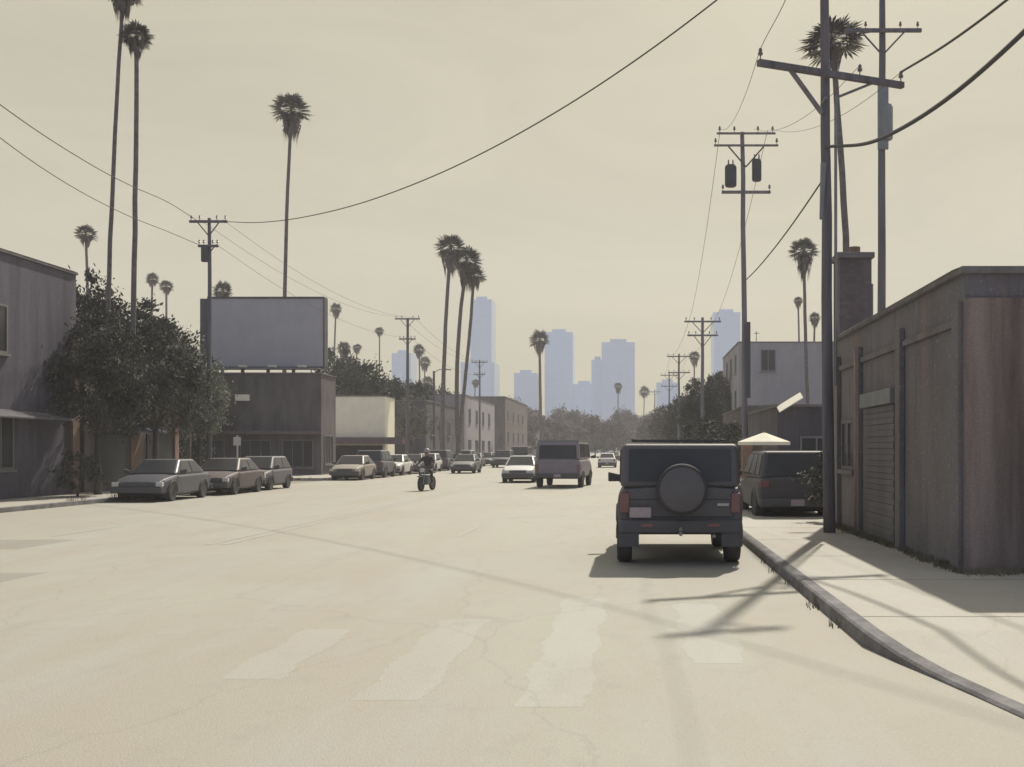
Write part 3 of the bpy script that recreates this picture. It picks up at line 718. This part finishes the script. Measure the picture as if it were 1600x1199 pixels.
weeds('weeds',[(4.30-abs(rw_.gauss(0,.05)),rw_.uniform(14.2,23.3),.137) for _ in range(150)]+[(4.3+abs(rw_.gauss(0,2.2)),14.2-abs(rw_.gauss(0,.06)),.137) for _ in range(90)]
  +[(KR-.03-abs(rw_.gauss(0,.02)),10.5+abs(rw_.gauss(0,9)),0) for _ in range(9)],.11,5)
weeds('weeds',[(KL-4.15+abs(rw_.gauss(0,.2)),rw_.uniform(30,66),.137) for _ in range(160)]+[(KL-.2+rw_.gauss(0,.05),rw_.uniform(30,60),.142) for _ in range(30)],.16,6)

# ------------------------------------------------------------------ utility poles
def crossarm(c, z, L_, yaw=0, tilt=0, pins=(-.9,-.45,.45,.9), brace=True, th=.055, xoff=0, m='pole_wood', psz=1.0):
    a = bpy.data.objects.new('crossarm', None)
    b = MB(); h=L_/2
    b.box(-h+xoff,h+xoff,-th,th,-th,th)
    o = b.build('crossarm', M[m], c, bevel=.01); o.location=(0,-.14,z); o.rotation_euler=(0,tilt,yaw)
    for p in pins:
        q=MB(); q.lathe([(.012,th),(.012,th+.08),(.045,th+.09),(.05,th+.13),(.03,th+.15),(.04,th+.18),(.02,th+.22)],8,(p*h+xoff,0,0)); 
        pi=q.build('insulator', M['ceramic'], o); 
    if brace:
        bb=MB(); 
        for s_ in (-1,1): bb.tube([(s_*h*.55,0,-th),(0,.06,-.75*min(1,h))],.028,6)
        bb.build('brace', M['pole_wood'], o)
    return o
def pole(label, x, Y, H, r, m='pole_wood', lean=0, group='utility poles', name='utility_pole'):
    c = empty(name,(x,Y,0),label,'utility pole',group)
    n=8; path=[(lean*(i/n)+random.uniform(-.015,.015)*(i>0), 0, -.02+H*i/n) for i in range(n+1)]
    MB().tube(path,[r*(1.15-.4*i/n) for i in range(n+1)],12).build('post', M[m], c, smooth=True)
    return c
P1 = pole('thick dark utility pole at corner of the warehouse, with long slanted crossarm', 3.82, 21.2, 12.6, .105, lean=-.12)
o1 = crossarm(P1, 9.02, 3.3, yaw=R(23), pins=(-.97,.38,.97), brace=False, th=.06, xoff=.04)
bb=MB(); bb.tube([(-.92,.0,-.03),(-.15,.1,-.74)],.05,7); bb.tube([(1.0,.0,-.03),(.15,.1,-.42)],.028,6); bb.build('brace', M['pole_pale'], o1)
crossarm(P1, 12.2, 1.3, yaw=R(23))
MB().tube([(-.14,-.12,7.3),(-.2,-.2,6.2)],[.06,.035],8).build('cable_clamp', M['steel'], P1)
MB().lathe([(.02,3.0),(.03,3.02),(.03,8.6),(.02,8.62)],8,(.10,-.10,0)).build('conduit', M['steel'], P1)
MB().tube([(-.14,0,8.5),(-.14,-.35,8.5)],.03,6).build('bracket', M['steel'], P1)
P3 = pole('dark utility pole behind the warehouse roof, rightmost pole', 7.76, 34, 16, .13, 'pole_wood', lean=0)
MB().lathe([(.16,11.4),(.2,11.45),(.2,12.4),(.15,12.5)],12,(.12,-.1,0)).build('transformer', M['steel'], P3)
MB().box(-.16,.16,-.2,-.1,11.1,13.2).build('mounting_plate', M['steel'], P3)
crossarm(P3, 14.8, 2.4)
P4 = pole('slim utility pole with twin transformers and three crossarms behind parked truck', 4.02, 39, 13.15, .10, 'pole_pale', lean=-.12)
crossarm(P4, 13.05, 2.1, pins=(-.9,-.4,.4,.9), brace=False, m='pole_pale', th=.035); crossarm(P4, 12.62, 2.3, pins=(-.95,.95), brace=True, m='pole_pale', th=.035)
for dx,z0_,z1_,rr in ((-.55,11.15,11.95,.21),(.38,11.35,12.15,.17)):
    MB().lathe([(rr*.85,z0_),(rr,z0_+.05),(rr,z1_-.1),(rr*.8,z1_-.03),(.06,z1_)],14,(dx,-.12,0)).build('transformer', M['plastic'], P4, smooth=False)
    q=MB()
    for s_ in (-.08,.08): q.lathe([(.02,z1_-.02),(.03,z1_+.05),(.02,z1_+.16)],7,(dx+s_,-.12,0))
    q.build('bushing', M['ceramic'], P4)
crossarm(P4, 10.95, 1.75, pins=(-.95,.95), brace=False, m='pole_pale', th=.05)
MB().box(.02,.14,-.28,-.12,3.6,6.3).build('service_box', M['plastic'], P4)
def std_pole(label,x,Y,H,arms,r=.12,m='pole_pale'):
    c=pole(label,x,Y,H,r,m)
    for z,L_ in arms: crossarm(c,z,L_,m=m)
    return c
std_pole('utility pole with two crossarms in front of the pale tower, third on the right side',4.5,71,10.4,[(10.1,2.4),(9.2,2.0)])
std_pole('small utility pole left of the pale tower, fourth on the right side',4.5,108,11.3,[(11.0,2.4),(9.4,2.2)])
std_pole('thin far utility pole, fifth on the right side',4.9,150,12.3,[(12.0,2.4),(10.5,2.2)])
std_pole('farthest thin utility pole near the road end on the right side',4.3,221,14.0,[(13.5,2.4)])
L1 = std_pole('dark utility pole left of the billboard with crossarm at its head',-19.1,49,12.2,[(12.0,1.7),(10.9,.9)],.10,'pole_wood')
MB().lathe([(.14,10.2),(.16,10.25),(.16,10.8),(.1,10.9)],10,(-.18,-.1,0)).build('transformer', M['plastic'], L1)
L2 = std_pole('dark utility pole with double crossarm over the left row of trees',-19.1,92,12.9,[(12.8,2.1),(11.1,1.4)],.14,'pole_wood')
std_pole('far utility pole on the left side behind the palms',-19.1,135,12.9,[(12.6,2.0),(11.1,1.4)],.13)
# plain dark post by the far left trees, white post on the left sidewalk
c=empty('lamp_post',((678-VX)*110/FPX,110,0),'plain dark tall post left of the three palm trunks','lamp post')
MB().tube([(0,0,0),(0,0,9.7)],[.16,.11],10).build('post',M['pole_wood'],c); MB().tube([(0,0,9.5),(.5,0,9.85),(1.3,0,9.9)],.04,6).build('arm',M['steel'],c); MB().box(1.2,1.75,-.12,.12,9.8,9.92).build('lamp_head',M['steel'],c,bevel=.03)
c=empty('sign_post',((371-VX)*64/FPX,64,0),'slim pale post before the brown billboard building','post')
MB().tube([(0,0,0),(0,0,2.6)],.05,8).build('post',M['white_render'],c); MB().box(-.22,.22,-.06,-.05,2.0,2.5).build('sign_plate',M['white_render'],c)

# ------------------------------------------------------------------ wires
def wire(label, pts, r, name='power_line', group=None, sub=10, cat='cable'):
    pts=[Vector(p) for p in pts]; out=[]
    ext=[pts[0]*2-pts[1]]+pts+[pts[-1]*2-pts[-2]]
    for i in range(1,len(ext)-2):
        p0,p1,p2,p3=ext[i-1:i+3]
        for k in range(sub):
            t=k/sub; out.append(.5*((2*p1)+(-p0+p2)*t+(2*p0-5*p1+4*p2-p3)*t*t+(-p0+3*p1-3*p2+p3)*t**3))
    out.append(pts[-1]); org=out[0].copy()
    o=MB().tube([tuple(p-org) for p in out],r,6).build(name,M['cable']); o.location=org; tag(o,label,cat,group); return o
def span(a,b_,sag,n=6):
    a=Vector(a); b_=Vector(b_); return [tuple(a.lerp(b_,i/n)-Vector((0,0,4*sag*(i/n)*(1-i/n)))) for i in range(n+1)]
wire('thick cable sweeping across the sky from the left pole to the top right',[(-18.30,49.00,12.02),(-16.11,46.17,11.39),(-13.92,43.33,10.89),(-11.73,40.50,10.52),(-9.53,37.67,10.26),(-7.34,34.83,10.13),(-5.15,32.00,10.13),(-2.96,29.17,10.29),(-0.77,26.33,10.62),(1.43,23.50,11.18),(3.62,20.67,11.99),(5.81,17.83,13.11),(8.00,15.00,14.60)],.017,'overhead_cable')
wire('thick cable rising from the dark corner pole to the right edge',[(3.74,21.1,7.62),(4.1,18,6.9),(4.4,13.6,6.53),(4.6,8,6.7),(4.8,0,7.6)],.032,'overhead_cable')
wire('line running from the right end of the slanted crossarm to the top edge',span((5.33,21.7,9.28),(6.6,-6,10.0),1.5,10),.022)
wire('thin line from the left tip of the slanted crossarm to the top edge',[(2.38,20.5,9.28),(2.5,15,9.0),(2.6,0,9.6)],.007)
wire('cable slanting down from the dark corner pole to the transformer pole',span((3.68,21.2,7.0),(3.95,38.8,7.75),.15),.018,'overhead_cable')
for xa,za,xb,zb in ((2.38,9.28,3.1,13.25),(4.43,9.28,4.3,13.25),(5.33,9.28,4.9,13.25)):
    wire('thin line between the slanted crossarm and the transformer pole',span((xa,20.5+(xa-2.38)*.42,za),(xb,39,zb),.5),.006,group='lines between the right poles')
for dx in (-.85,.85):
    wire('thin line from the transformer pole to the third pole on the right',span((3.95+dx,39,13.2),(4.5+dx,71,10.3),.8),.009,group='lines past the transformer pole')
    wire('thin line between third and fourth poles on the right side',span((4.5+dx,71,10.3),(4.5+dx,108,11.2),.7),.010,group='far lines on the right side')
    wire('thin line between fourth and fifth poles on the right side',span((4.5+dx,108,11.2),(4.9+dx,150,12.2),.7),.010,group='far lines on the right side')
wire('upper dark line from the left pole rising to the left edge',[(-19.7,49,12.1),*[at(px,py,Y) for px,py,Y in ((262,316,44),(208,292,40),(150,262,36),(60,206,31),(-60,120,26))]],.014)
wire('lower dark line left of the billboard pole rising to the left edge',[(-19.5,49,10.95),*[at(px,py,Y) for px,py,Y in ((262,362,45),(202,338,41),(130,302,37),(50,252,33),(-60,170,28))]],.013)
for dx,za,zb in ((-.5,12.15,12.95),(.6,12.1,12.9),(.3,11.0,11.2)):
    wire('thin line from the left pole over the billboard to the far left pole',span((-19.1+dx,49,za),(-19.1+dx,92,zb),1.0),.008,group='lines over the billboard')
    wire('thin line beyond the double crossarm pole on the left',span((-19.1+dx,92,zb),(-19.1+dx,135,zb-.2),.9),.010,group='far lines on the left side')

# ------------------------------------------------------------------ vehicles
def bil(q, u, v):
    a,b_,c_,d_=[Vector(p) for p in q]; return (a*(1-u)+b_*u)*(1-v)+(d_*(1-u)+c_*u)*v
def panel(q, rect, nrm, off, th):
    u0,u1,v0,v1=rect; n=Vector(nrm).normalized()
    pts=[bil(q,u0,v0),bil(q,u1,v0),bil(q,u1,v1),bil(q,u0,v1)]
    mb=MB(); mb.hexa([tuple(p+n*off) for p in pts]+[tuple(p+n*(off+th)) for p in pts]); return mb
def make_car(name, spec, pm):
    S=spec; root=empty(name,(0,0,0)); Wd=S['W']/2
    rings=[]
    for (y,zb,zt,k) in S['body']:
        w=Wd*k; zm=zb+(zt-zb)*.55
        half=[(w*.86,zb),(w*.97,zb+.08),(w,zm),(w*.975,zt-.10),(w*.90,zt-.015),(w*.5,zt+.012)]
        rings.append([(x,y,z) for x,z in half]+[(-x,y,z) for x,z in half[::-1]])
    body=MB().loft(rings).build('body',pm,root,bevel=.035)
    yb0,yb1,yt0,yt1=S['cab']; zb=S['belt']; zr=S['roof']; wb=Wd*.95; wr=Wd*S.get('tumble',.80)
    A=[(-wb,yb0,zb),(wb,yb0,zb),(wb,yb1,zb),(-wb,yb1,zb)]; B=[(-wr,yt0,zr),(wr,yt0,zr),(wr,yt1,zr),(-wr,yt1,zr)]
    cab=MB().hexa(A+B).build('cabin',pm,root,bevel=.085)
    rear=[A[0],A[1],B[1],B[0]]; front=[A[3],A[2],B[2],B[3]]; right=[A[1],A[2],B[2],B[1]]; left=[A[0],A[3],B[3],B[0]]
    def nr(q): 
        n=(Vector(q[1])-Vector(q[0])).cross(Vector(q[3])-Vector(q[0])); return n
    cen=Vector((0,(yb0+yb1)/2,(zb+zr)/2))
    def outn(q):
        n=nr(q).normalized(); m_=sum((Vector(p) for p in q),Vector())/4
        return n if n.dot(m_-cen)>0 else -n
    rw=S.get('rwin',(.08,.92,.10,.88))
    panel(rear,rw,outn(rear),.004,.012).build('rear_window',M['glass'],root)
    panel(front,(.06,.94,.08,.92),outn(front),.004,.012).build('windscreen',M['glass'],root)
    for q in (right,left):
        for (u0,u1) in S['side']: panel(q,(u0,u1,.12,.86),outn(q),.004,.012).build('side_window',M['glass'],root)
    r=S['r']
    for y in S['wheels']:
        for s_ in (-1,1):
            x=s_*(Wd-.11)
            ty=MB().lathe([(r*.62,-.10),(r*.93,-.115),(r,-.08),(r,.08),(r*.93,.115),(r*.62,.10)],22,(0,0,0),'X').build('wheel',M['tyre'],root,smooth=False); ty.location=(x,y,r)
            rm=MB().lathe([(r*.60,-.09),(r*.58,-.07),(r*.2,-.085),(r*.2,.085),(r*.58,.07),(r*.60,.09)],14,(0,0,0),'X').build('rim',M['rim'],ty)
            ar=MB(); pts=[(0,r*1.22*math.cos(a),r*1.22*math.sin(a)) for a in [math.pi*k/10 for k in range(11)]]
            ar.tube(pts,.028,6); a_=ar.build('wheel_arch',M['plastic'],root); a_.location=(s_*(Wd-.005),y,r*1.0)
    ye,_,_,_=S['body'][0]; yf=S['body'][-1][0]
    zl=S['lamp']; lw=S.get('lampw',.22); lh=S.get('lamph',.16)
    for s_ in (-1,1):
        xa,xb=sorted((s_*Wd*.95,s_*(Wd*.95-lw)))
        MB().box(xa,xb,ye-.03,ye+.12,zl,zl+lh).build('tail_light',M['lamp_red'],root,bevel=.015)
        MB().box(xa,xb,yf-.12,yf+.03,S['hlamp'],S['hlamp']+.15).build('headlight',M['lamp_clear'],root,bevel=.015)
        mx_=MB(); mx_.hexa([(s_*Wd*.98,yb1-.32,zb+.02),(s_*(Wd+.20),yb1-.36,zb+.02),(s_*(Wd+.20),yb1-.26,zb+.02),(s_*Wd*.98,yb1-.22,zb+.02),(s_*Wd*.98,yb1-.32,zb+.14),(s_*(Wd+.20),yb1-.36,zb+.19),(s_*(Wd+.20),yb1-.26,zb+.19),(s_*Wd*.98,yb1-.22,zb+.14)])
        mx_.build('wing_mirror',M['plastic'],root,bevel=.02)
    bz=S['bump']; bm_=M[S.get('bmat','plastic')]
    MB().box(-Wd*.97,Wd*.97,ye-.12,ye+.02,bz,bz+.20).build('rear_bumper',bm_,root,bevel=.04)
    MB().box(-Wd*.97,Wd*.97,yf-.02,yf+.10,bz,bz+.20).build('front_bumper',bm_,root,bevel=.04)
    MB().box(-Wd*.5,Wd*.5,yf,yf+.025,bz+.23,S['hlamp']+.14).build('grille',M['plastic'],root)
    px=S.get('platex',0)
    MB().box(px-.16,px+.16,ye-.14,ye-.125,S.get('platez',bz+.03),S.get('platez',bz+.03)+.15).build('licence_plate',M['plate'],root)
    MB().box(-Wd*.8,Wd*.8,ye+.35,yf-.35,S['body'][2][1]-.05,S['body'][2][1]+.06).build('underbody',M['underbody'],root)
    return root
SEDAN=dict(W=1.76,body=[(-2.22,.34,.86,.86),(-2.12,.28,.93,.95),(-1.5,.22,.95,1),(0,.2,.93,1),(1.0,.22,.90,1),(1.9,.26,.78,.96),(2.2,.34,.66,.86)],
  cab=(-1.75,1.05,-1.05,.25),belt=.90,roof=1.42,tumble=.72,side=[(.12,.46),(.50,.90)],wheels=(-1.38,1.40),r=.31,lamp=.66,hlamp=.52,bump=.30)
SUVS=dict(W=1.86,body=[(-2.2,.42,1.05,.95),(-2.12,.36,1.08,1),(-1.5,.3,1.08,1),(0,.28,1.06,1),(1.1,.3,1.03,1),(1.95,.34,.95,.97),(2.25,.42,.82,.9)],
  cab=(-2.12,1.25,-1.85,.55),belt=1.05,roof=1.72,tumble=.80,side=[(.05,.26),(.30,.58),(.62,.92)],wheels=(-1.4,1.42),r=.36,lamp=.85,hlamp=.68,bump=.38)
HATCH=dict(W=1.70,body=[(-1.9,.36,.90,.92),(-1.8,.28,.94,.98),(-1.2,.22,.94,1),(0,.2,.92,1),(.9,.22,.90,1),(1.65,.26,.78,.96),(1.95,.34,.66,.86)],
  cab=(-1.82,1.05,-1.45,.30),belt=.90,roof=1.46,tumble=.76,side=[(.08,.42),(.47,.90)],wheels=(-1.2,1.22),r=.30,lamp=.72,hlamp=.54,bump=.30)
HERO=dict(W=1.90,body=[(-2.1,.60,1.16,.985),(-2.05,.50,1.18,1),(-1.5,.50,1.19,1),(0,.50,1.18,1),(1.1,.50,1.16,1),(2.0,.52,1.10,.98),(2.12,.58,1.0,.95)],
  cab=(-2.07,1.15,-2.02,.85),belt=1.17,roof=1.84,tumble=.93,rwin=(.07,.93,.16,.88),side=[(.04,.28),(.31,.60),(.64,.93)],wheels=(-1.35,1.35),r=.40,
  lamp=.80,lamph=.30,lampw=.14,hlamp=.80,bump=.50,platex=-.60,platez=.74)
VAN=dict(W=2.15,body=[(-2.5,.56,1.30,.98),(-2.42,.5,1.32,1),(-1.5,.46,1.33,1),(0,.46,1.33,1),(1.5,.46,1.30,1),(2.3,.48,1.15,.97),(2.6,.52,.95,.93)],
  cab=(-2.45,2.15,-2.35,1.6),belt=1.31,roof=2.12,tumble=.90,rwin=(.07,.93,.06,.80),side=[(.04,.30),(.34,.62),(.68,.93)],wheels=(-1.55,1.6),r=.36,
  lamp=.72,lamph=.35,lampw=.13,hlamp=.74,bump=.46)
paints={k:paint_mat(k+'_car_paint',v,r) for k,v,r in (('charcoal',(.105,.098,.106),.55),('black',(.075,.07,.078),.6),('navy',(.085,.087,.105),.4),('white',(.62,.61,.58),.4),('silver',(.38,.38,.38),.4),
  ('maroon',(.10,.078,.083),.5),('grey',(.12,.117,.125),.5),('mauve',(.23,.20,.235),.45),('tan',(.30,.26,.22),.45))}
# parked off-roader close by
hero=make_car('parked_truck',HERO,paints['charcoal'])
hero.location=(.70,18.45,.0); tag(hero,'big boxy charcoal off-roader parked at the right kerb, seen from behind','car')
b=MB(); 
for s_ in (-1,1): b.tube([(s_*.72,-1.8,1.90),(s_*.72,.7,1.90)],.018,6)
for y in (-1.6,-.4,.6): b.tube([(-.72,y,1.895),(.72,y,1.895)],.013,6)
b.build('roof_rack',M['plastic'],hero)
b=MB(); b.tube([(.05,-2.16,1.3),(.48,-2.17,1.24)],.012,6); b.build('wiper',M['plastic'],hero)
MB().box(.55,.74,-2.135,-2.10,.90,.95).build('tailgate_handle',M['chrome'],hero,bevel=.01)
sw=MB().lathe([(.20,-.11),(.345,-.12),(.375,-.09),(.385,0),(.37,.09),(.2,.10)],32,(0,0,0),'Y').build('spare_wheel',M['tyre'],hero,smooth=True,bevel=.01); sw.location=(.02,-2.25,1.16)
MB().lathe([(.30,-.135),(.335,-.12),(.335,.0),(.30,.02)],32,(0,0,0),'Y').build('wheel_cover',paints['charcoal'],sw,smooth=True,bevel=.012)
MB().box(-.08,.12,-2.16,-2.10,1.05,1.28).build('wheel_bracket',M['underbody'],hero)
b=MB()
for q in ((-.80,-.79,.74,1.15),(.79,.80,.74,1.15)): b.box(q[0],q[1],-2.108,-2.098,q[2],q[3])
b.box(-.79,.79,-2.108,-2.098,.735,.745); b.box(-.79,.79,-2.108,-2.098,1.0,1.008); b.build('tailgate_seam',M['underbody'],hero)
for s_ in (-1,1): MB().box(s_*.5-.09,s_*.5+.09,-2.235,-2.219,.60,.65).build('reflector',M['lamp_red'],hero)
b=MB(); b.tube([(0,-2.34,.50),(0,-2.05,.50)],.03,8); b.lathe([(.0,.53),(.028,.55),(.03,.58),(.0,.61)],10,(0,-2.32,0)); b.build('tow_hitch',M['steel'],hero)
b=MB(); b.box(-.93,-.62,-2.18,-2.11,.30,.62); b.build('mud_flap',M['plastic'],hero); b=MB(); b.box(.62,.93,-2.18,-2.11,.30,.62); b.build('mud_flap',M['plastic'],hero)
b=MB(); b.tube([(.5,-2.22,.46),(.5,-1.7,.47)],.03,8); b.build('exhaust_pipe',M['steel'],hero)
proto={}
def placecar(kind,spec,col,label,x,y,rz=0,group=None,cat='car',name='parked_car'):
    key=(kind,col)
    if key in proto: c=copy_tree(proto[key]); 
    else: c=make_car(name,spec,paints[col]); proto[key]=c
    c.name=name; c.location=(x,y,0); c.rotation_euler=(0,0,rz)
    for k in ('group',):
        if k in c: del c[k]
    tag(c,label,cat,group); return c
v=placecar('van',VAN,'mauve','mauve-grey van driving away in the middle of the road',-3.3,52.2,R(-4),name='van',cat='van')
MB().box(-.95,.95,-2.3,1.5,2.12,2.20).build('roof_rack',M['steel'],v)
placecar('sedan',SEDAN,'white','pale oncoming saloon just left of the mauve van',-6.1,59.5,math.pi,name='car')
placecar('suv',SUVS,'black','black tall estate parked beyond the dark corner pole in front of the cream umbrella',3.86,28.3,R(1.5))
GP='cars parked along the left kerb'
PX=-16.45
cars=[('sedan',SEDAN,'navy','dark navy saloon parked nearest along the left kerb, before the brown shop',38.4),
('sedan',SEDAN,'maroon','maroon saloon parked second along the left kerb',43.8),('hatch',HATCH,'grey','grey hatchback parked on the left kerb before the side street',48.4),
('sedan',SEDAN,'tan','tan saloon parked past the side street in front of the brown building',64),('suv',SUVS,'grey','grey tall estate parked below the billboard',69.6),('sedan',SEDAN,'white','white saloon with bright bonnet parked below the cream building',75.4),
('sedan',SEDAN,'maroon','maroon estate parked beyond the white one on the left',81.2),('hatch',HATCH,'white','small white hatchback parked left of the motorcyclist',86.8),('suv',SUVS,'grey','grey tall estate parked behind the motorcyclist',92.6),
('sedan',SEDAN,'navy','navy saloon parked right of the motorcyclist',99),('suv',SUVS,'silver','silver tall estate parked at the foot of the three palms',106),('sedan',SEDAN,'grey','grey saloon parked far down the left kerb',113),('hatch',HATCH,'navy','navy hatchback farthest along the left kerb',121)]
for k,s,c_,l,y in cars: placecar(k,s,c_,l,PX+random.uniform(-.12,.12),y,(math.pi if s is not SUVS else 0)+R(random.uniform(-1.5,1.5)),GP)
placecar('sedan',SEDAN,'grey','grey oncoming saloon behind the motorcyclist in the outer lane',-12.6,82,math.pi,name='car')
placecar('suv',SUVS,'navy','dark tall estate oncoming further back in the outer lane',-12.9,108,math.pi,name='car')
placecar('van',VAN,'grey','grey van coming up the far left lane',-13.2,128,math.pi,name='van',cat='van')
placecar('sedan',SEDAN,'white','white saloon far ahead beyond the mauve van',-2.6,108,0,name='car')
placecar('suv',SUVS,'silver','silver tall estate far ahead in the inner oncoming lane',-7.0,140,math.pi,name='car')
placecar('sedan',SEDAN,'maroon','maroon saloon far ahead near the tree line',-3.0,170,0,name='car')

# ------------------------------------------------------------------ motorcycle and rider (coming towards the camera)
mc=empty('motorcycle',(-8.85,46.6,0),'dark motorcycle ridden towards the camera on the left half of the road','motorcycle',rz=math.pi+R(-9))
for y,rr in ((.72,.31),(-.68,.31)):
    w_=MB().lathe([(rr*.8,-.05),(rr*.96,-.055),(rr,0),(rr*.96,.055),(rr*.8,.05)],20,(0,0,0),'X').build('wheel',M['tyre'],mc,smooth=True); w_.location=(0,y,rr)
    MB().lathe([(rr*.78,-.02),(rr*.12,-.05),(rr*.12,.05),(rr*.78,.02)],14,(0,0,0),'X').build('rim',M['rim'],w_)
b=MB()
for s_ in (-1,1): b.tube([(s_*.09,.72,.31),(s_*.09,.50,.98)],.025,7)
b.build('front_fork',M['chrome'],mc)
b=MB(); b.loft([[(s*w,y,z) for s,w,z in ((1,a,zt),(1,a*.9,zb),(-1,a*.9,zb),(-1,a,zt))] for y,a,zb,zt in ((.42,.08,.74,.92),(.25,.16,.70,.99),(0,.15,.70,.94),(-.12,.10,.70,.84))]).build('fuel_tank',paints['maroon'],mc,bevel=.04)
MB().box(-.20,.20,-.28,.34,.26,.66).build('engine',M['steel'],mc,bevel=.05)
MB().box(-.14,.14,-.78,-.08,.74,.83).build('seat',M['plastic'],mc,bevel=.035)
MB().tube([(-.38,.30,1.06),(-.2,.46,1.03),(.2,.46,1.03),(.38,.30,1.06)],.017,7).build('handlebar',M['plastic'],mc)
MB().lathe([(.05,-.1),(.095,-.02),(.095,.06),(.06,.07)],14,(0,.58,.88),'Y').build('headlight',M['lamp_clear'],mc,smooth=True)
MB().tube([(.14,.2,.33),(.17,-.2,.27),(.17,-.95,.34)],[.03,.035,.05],9).build('exhaust_pipe',M['chrome'],mc)
b=MB(); b.hexa([(-.09,.36,.64),(.09,.36,.64),(.09,1.0,.60),(-.09,1.0,.60),(-.07,.38,.68),(.07,.38,.68),(.07,1.0,.64),(-.07,1.0,.64)]); b.build('mudguard',paints['maroon'],mc)
b=MB()
for s_ in (-1,1): b.tube([(s_*.33,.36,1.05),(s_*.40,.34,1.20)],.008,5); b.box(s_*.40-.06,s_*.40+.06,.33,.345,1.18,1.26)
b.build('wing_mirror',M['plastic'],mc)
def skin_body(name, joints, edges, radii, m, parent, sub=2):
    me=bpy.data.meshes.new(name); me.from_pydata(joints,edges,[]); me.update(); me.materials.append(m)
    o=bpy.data.objects.new(name,me); COL.objects.link(o); o.parent=parent
    md=o.modifiers.new('skin','SKIN'); md.use_smooth_shade=True
    for i,r in enumerate(radii):
        sv=me.skin_vertices[0].data[i]; sv.radius=(r,r) if not isinstance(r,tuple) else r; sv.use_root=(i==0)
    ss=o.modifiers.new('sub','SUBSURF'); ss.levels=sub; ss.render_levels=sub
    return o
rd=empty('person',(-8.85,46.6,0),'person in dark jacket and helmet riding the motorcycle','person',rz=math.pi+R(-9))
J=[(0,-.22,.92),(0,-.18,1.12),(0,-.08,1.36),(0,-.03,1.47),(0,0,1.55),
   (.19,-.06,1.40),(.33,.02,1.22),(.36,.27,1.10),(-.19,-.06,1.40),(-.33,.02,1.22),(-.36,.27,1.10),
   (.13,-.16,.88),(.26,.18,.80),(.22,-.02,.38),(.22,.10,.30),(-.13,-.16,.88),(-.26,.18,.80),(-.22,-.02,.38),(-.22,.10,.30)]
E=[(0,1),(1,2),(2,3),(3,4),(2,5),(5,6),(6,7),(2,8),(8,9),(9,10),(0,11),(11,12),(12,13),(13,14),(0,15),(15,16),(16,17),(17,18)]
RR=[.15,.145,.16,.065,.055,.075,.055,.038,.075,.055,.038,.10,.075,.05,.045,.10,.075,.05,.045]
body=skin_body('body',J,E,RR,M['cloth_jeans'],rd)
body.data.materials[0]=M['cloth_dark']
hd=MB(); hd.lathe([(.02,-.14),(.07,-.13),(.085,-.07),(.098,.0),(.09,.07),(.05,.115),(.01,.125)],16,(0,.02,1.63)); hd.build('head',M['skin'],rd,smooth=True)
hm=MB(); hm.lathe([(.11,-.03),(.135,.0),(.13,.08),(.10,.135),(.05,.165),(.01,.17)],18,(0,0,1.64)); hm.build('helmet',M['helmet'],rd,smooth=True)
b=MB(); b.box(-.07,.07,.112,.128,1.61,1.65); b.build('visor',M['glass'],rd)
b=MB(); b.hexa([(-.015,.10,1.565),(.015,.10,1.565),(.01,.115,1.565),(-.01,.115,1.565),(-.012,.10,1.61),(.012,.10,1.61),(.006,.11,1.61),(-.006,.11,1.61)]); b.build('nose',M['skin'],rd)
for s_ in (-1,1):
    h=MB(); h.box(s_*.365-.045,s_*.365+.045,.24,.31,1.05,1.085)
    ho=h.build('hand',M['plastic'],rd,bevel=.015)
    for k in range(4):
        x=s_*(.33+.022*k); MB().tube([(x,.30,1.08),(x,.335,1.075),(x,.335,1.045),(x,.31,1.035)],[.011,.011,.010,.008],6).build('finger',M['plastic'],ho)
    MB().tube([(s_*.325,.26,1.06),(s_*.315,.29,1.035),(s_*.33,.315,1.03)],[.013,.012,.009],6).build('thumb',M['plastic'],ho)
    MB().box(s_*.22-.05,s_*.22+.05,-.04,.24,.25,.34).build('boot',M['plastic'],rd,bevel=.03)

# ------------------------------------------------------------------ haze
hz=MB().box(-700,700,-40,760,-1.05,125).build('haze',M['ground']); tag(hz,kind='stuff')
hm_=bpy.data.materials.new('smog_haze'); hm_.use_nodes=True; t=hm_.node_tree; t.nodes.clear()
ou=t.nodes.new('ShaderNodeOutputMaterial'); pv=t.nodes.new('ShaderNodeVolumePrincipled')
pv.inputs['Color'].default_value=(.90,.90,.95,1); pv.inputs['Density'].default_value=.0007; pv.inputs['Anisotropy'].default_value=.1
t.links.new(pv.outputs[0],ou.inputs['Volume']); hz.data.materials[0]=hm_
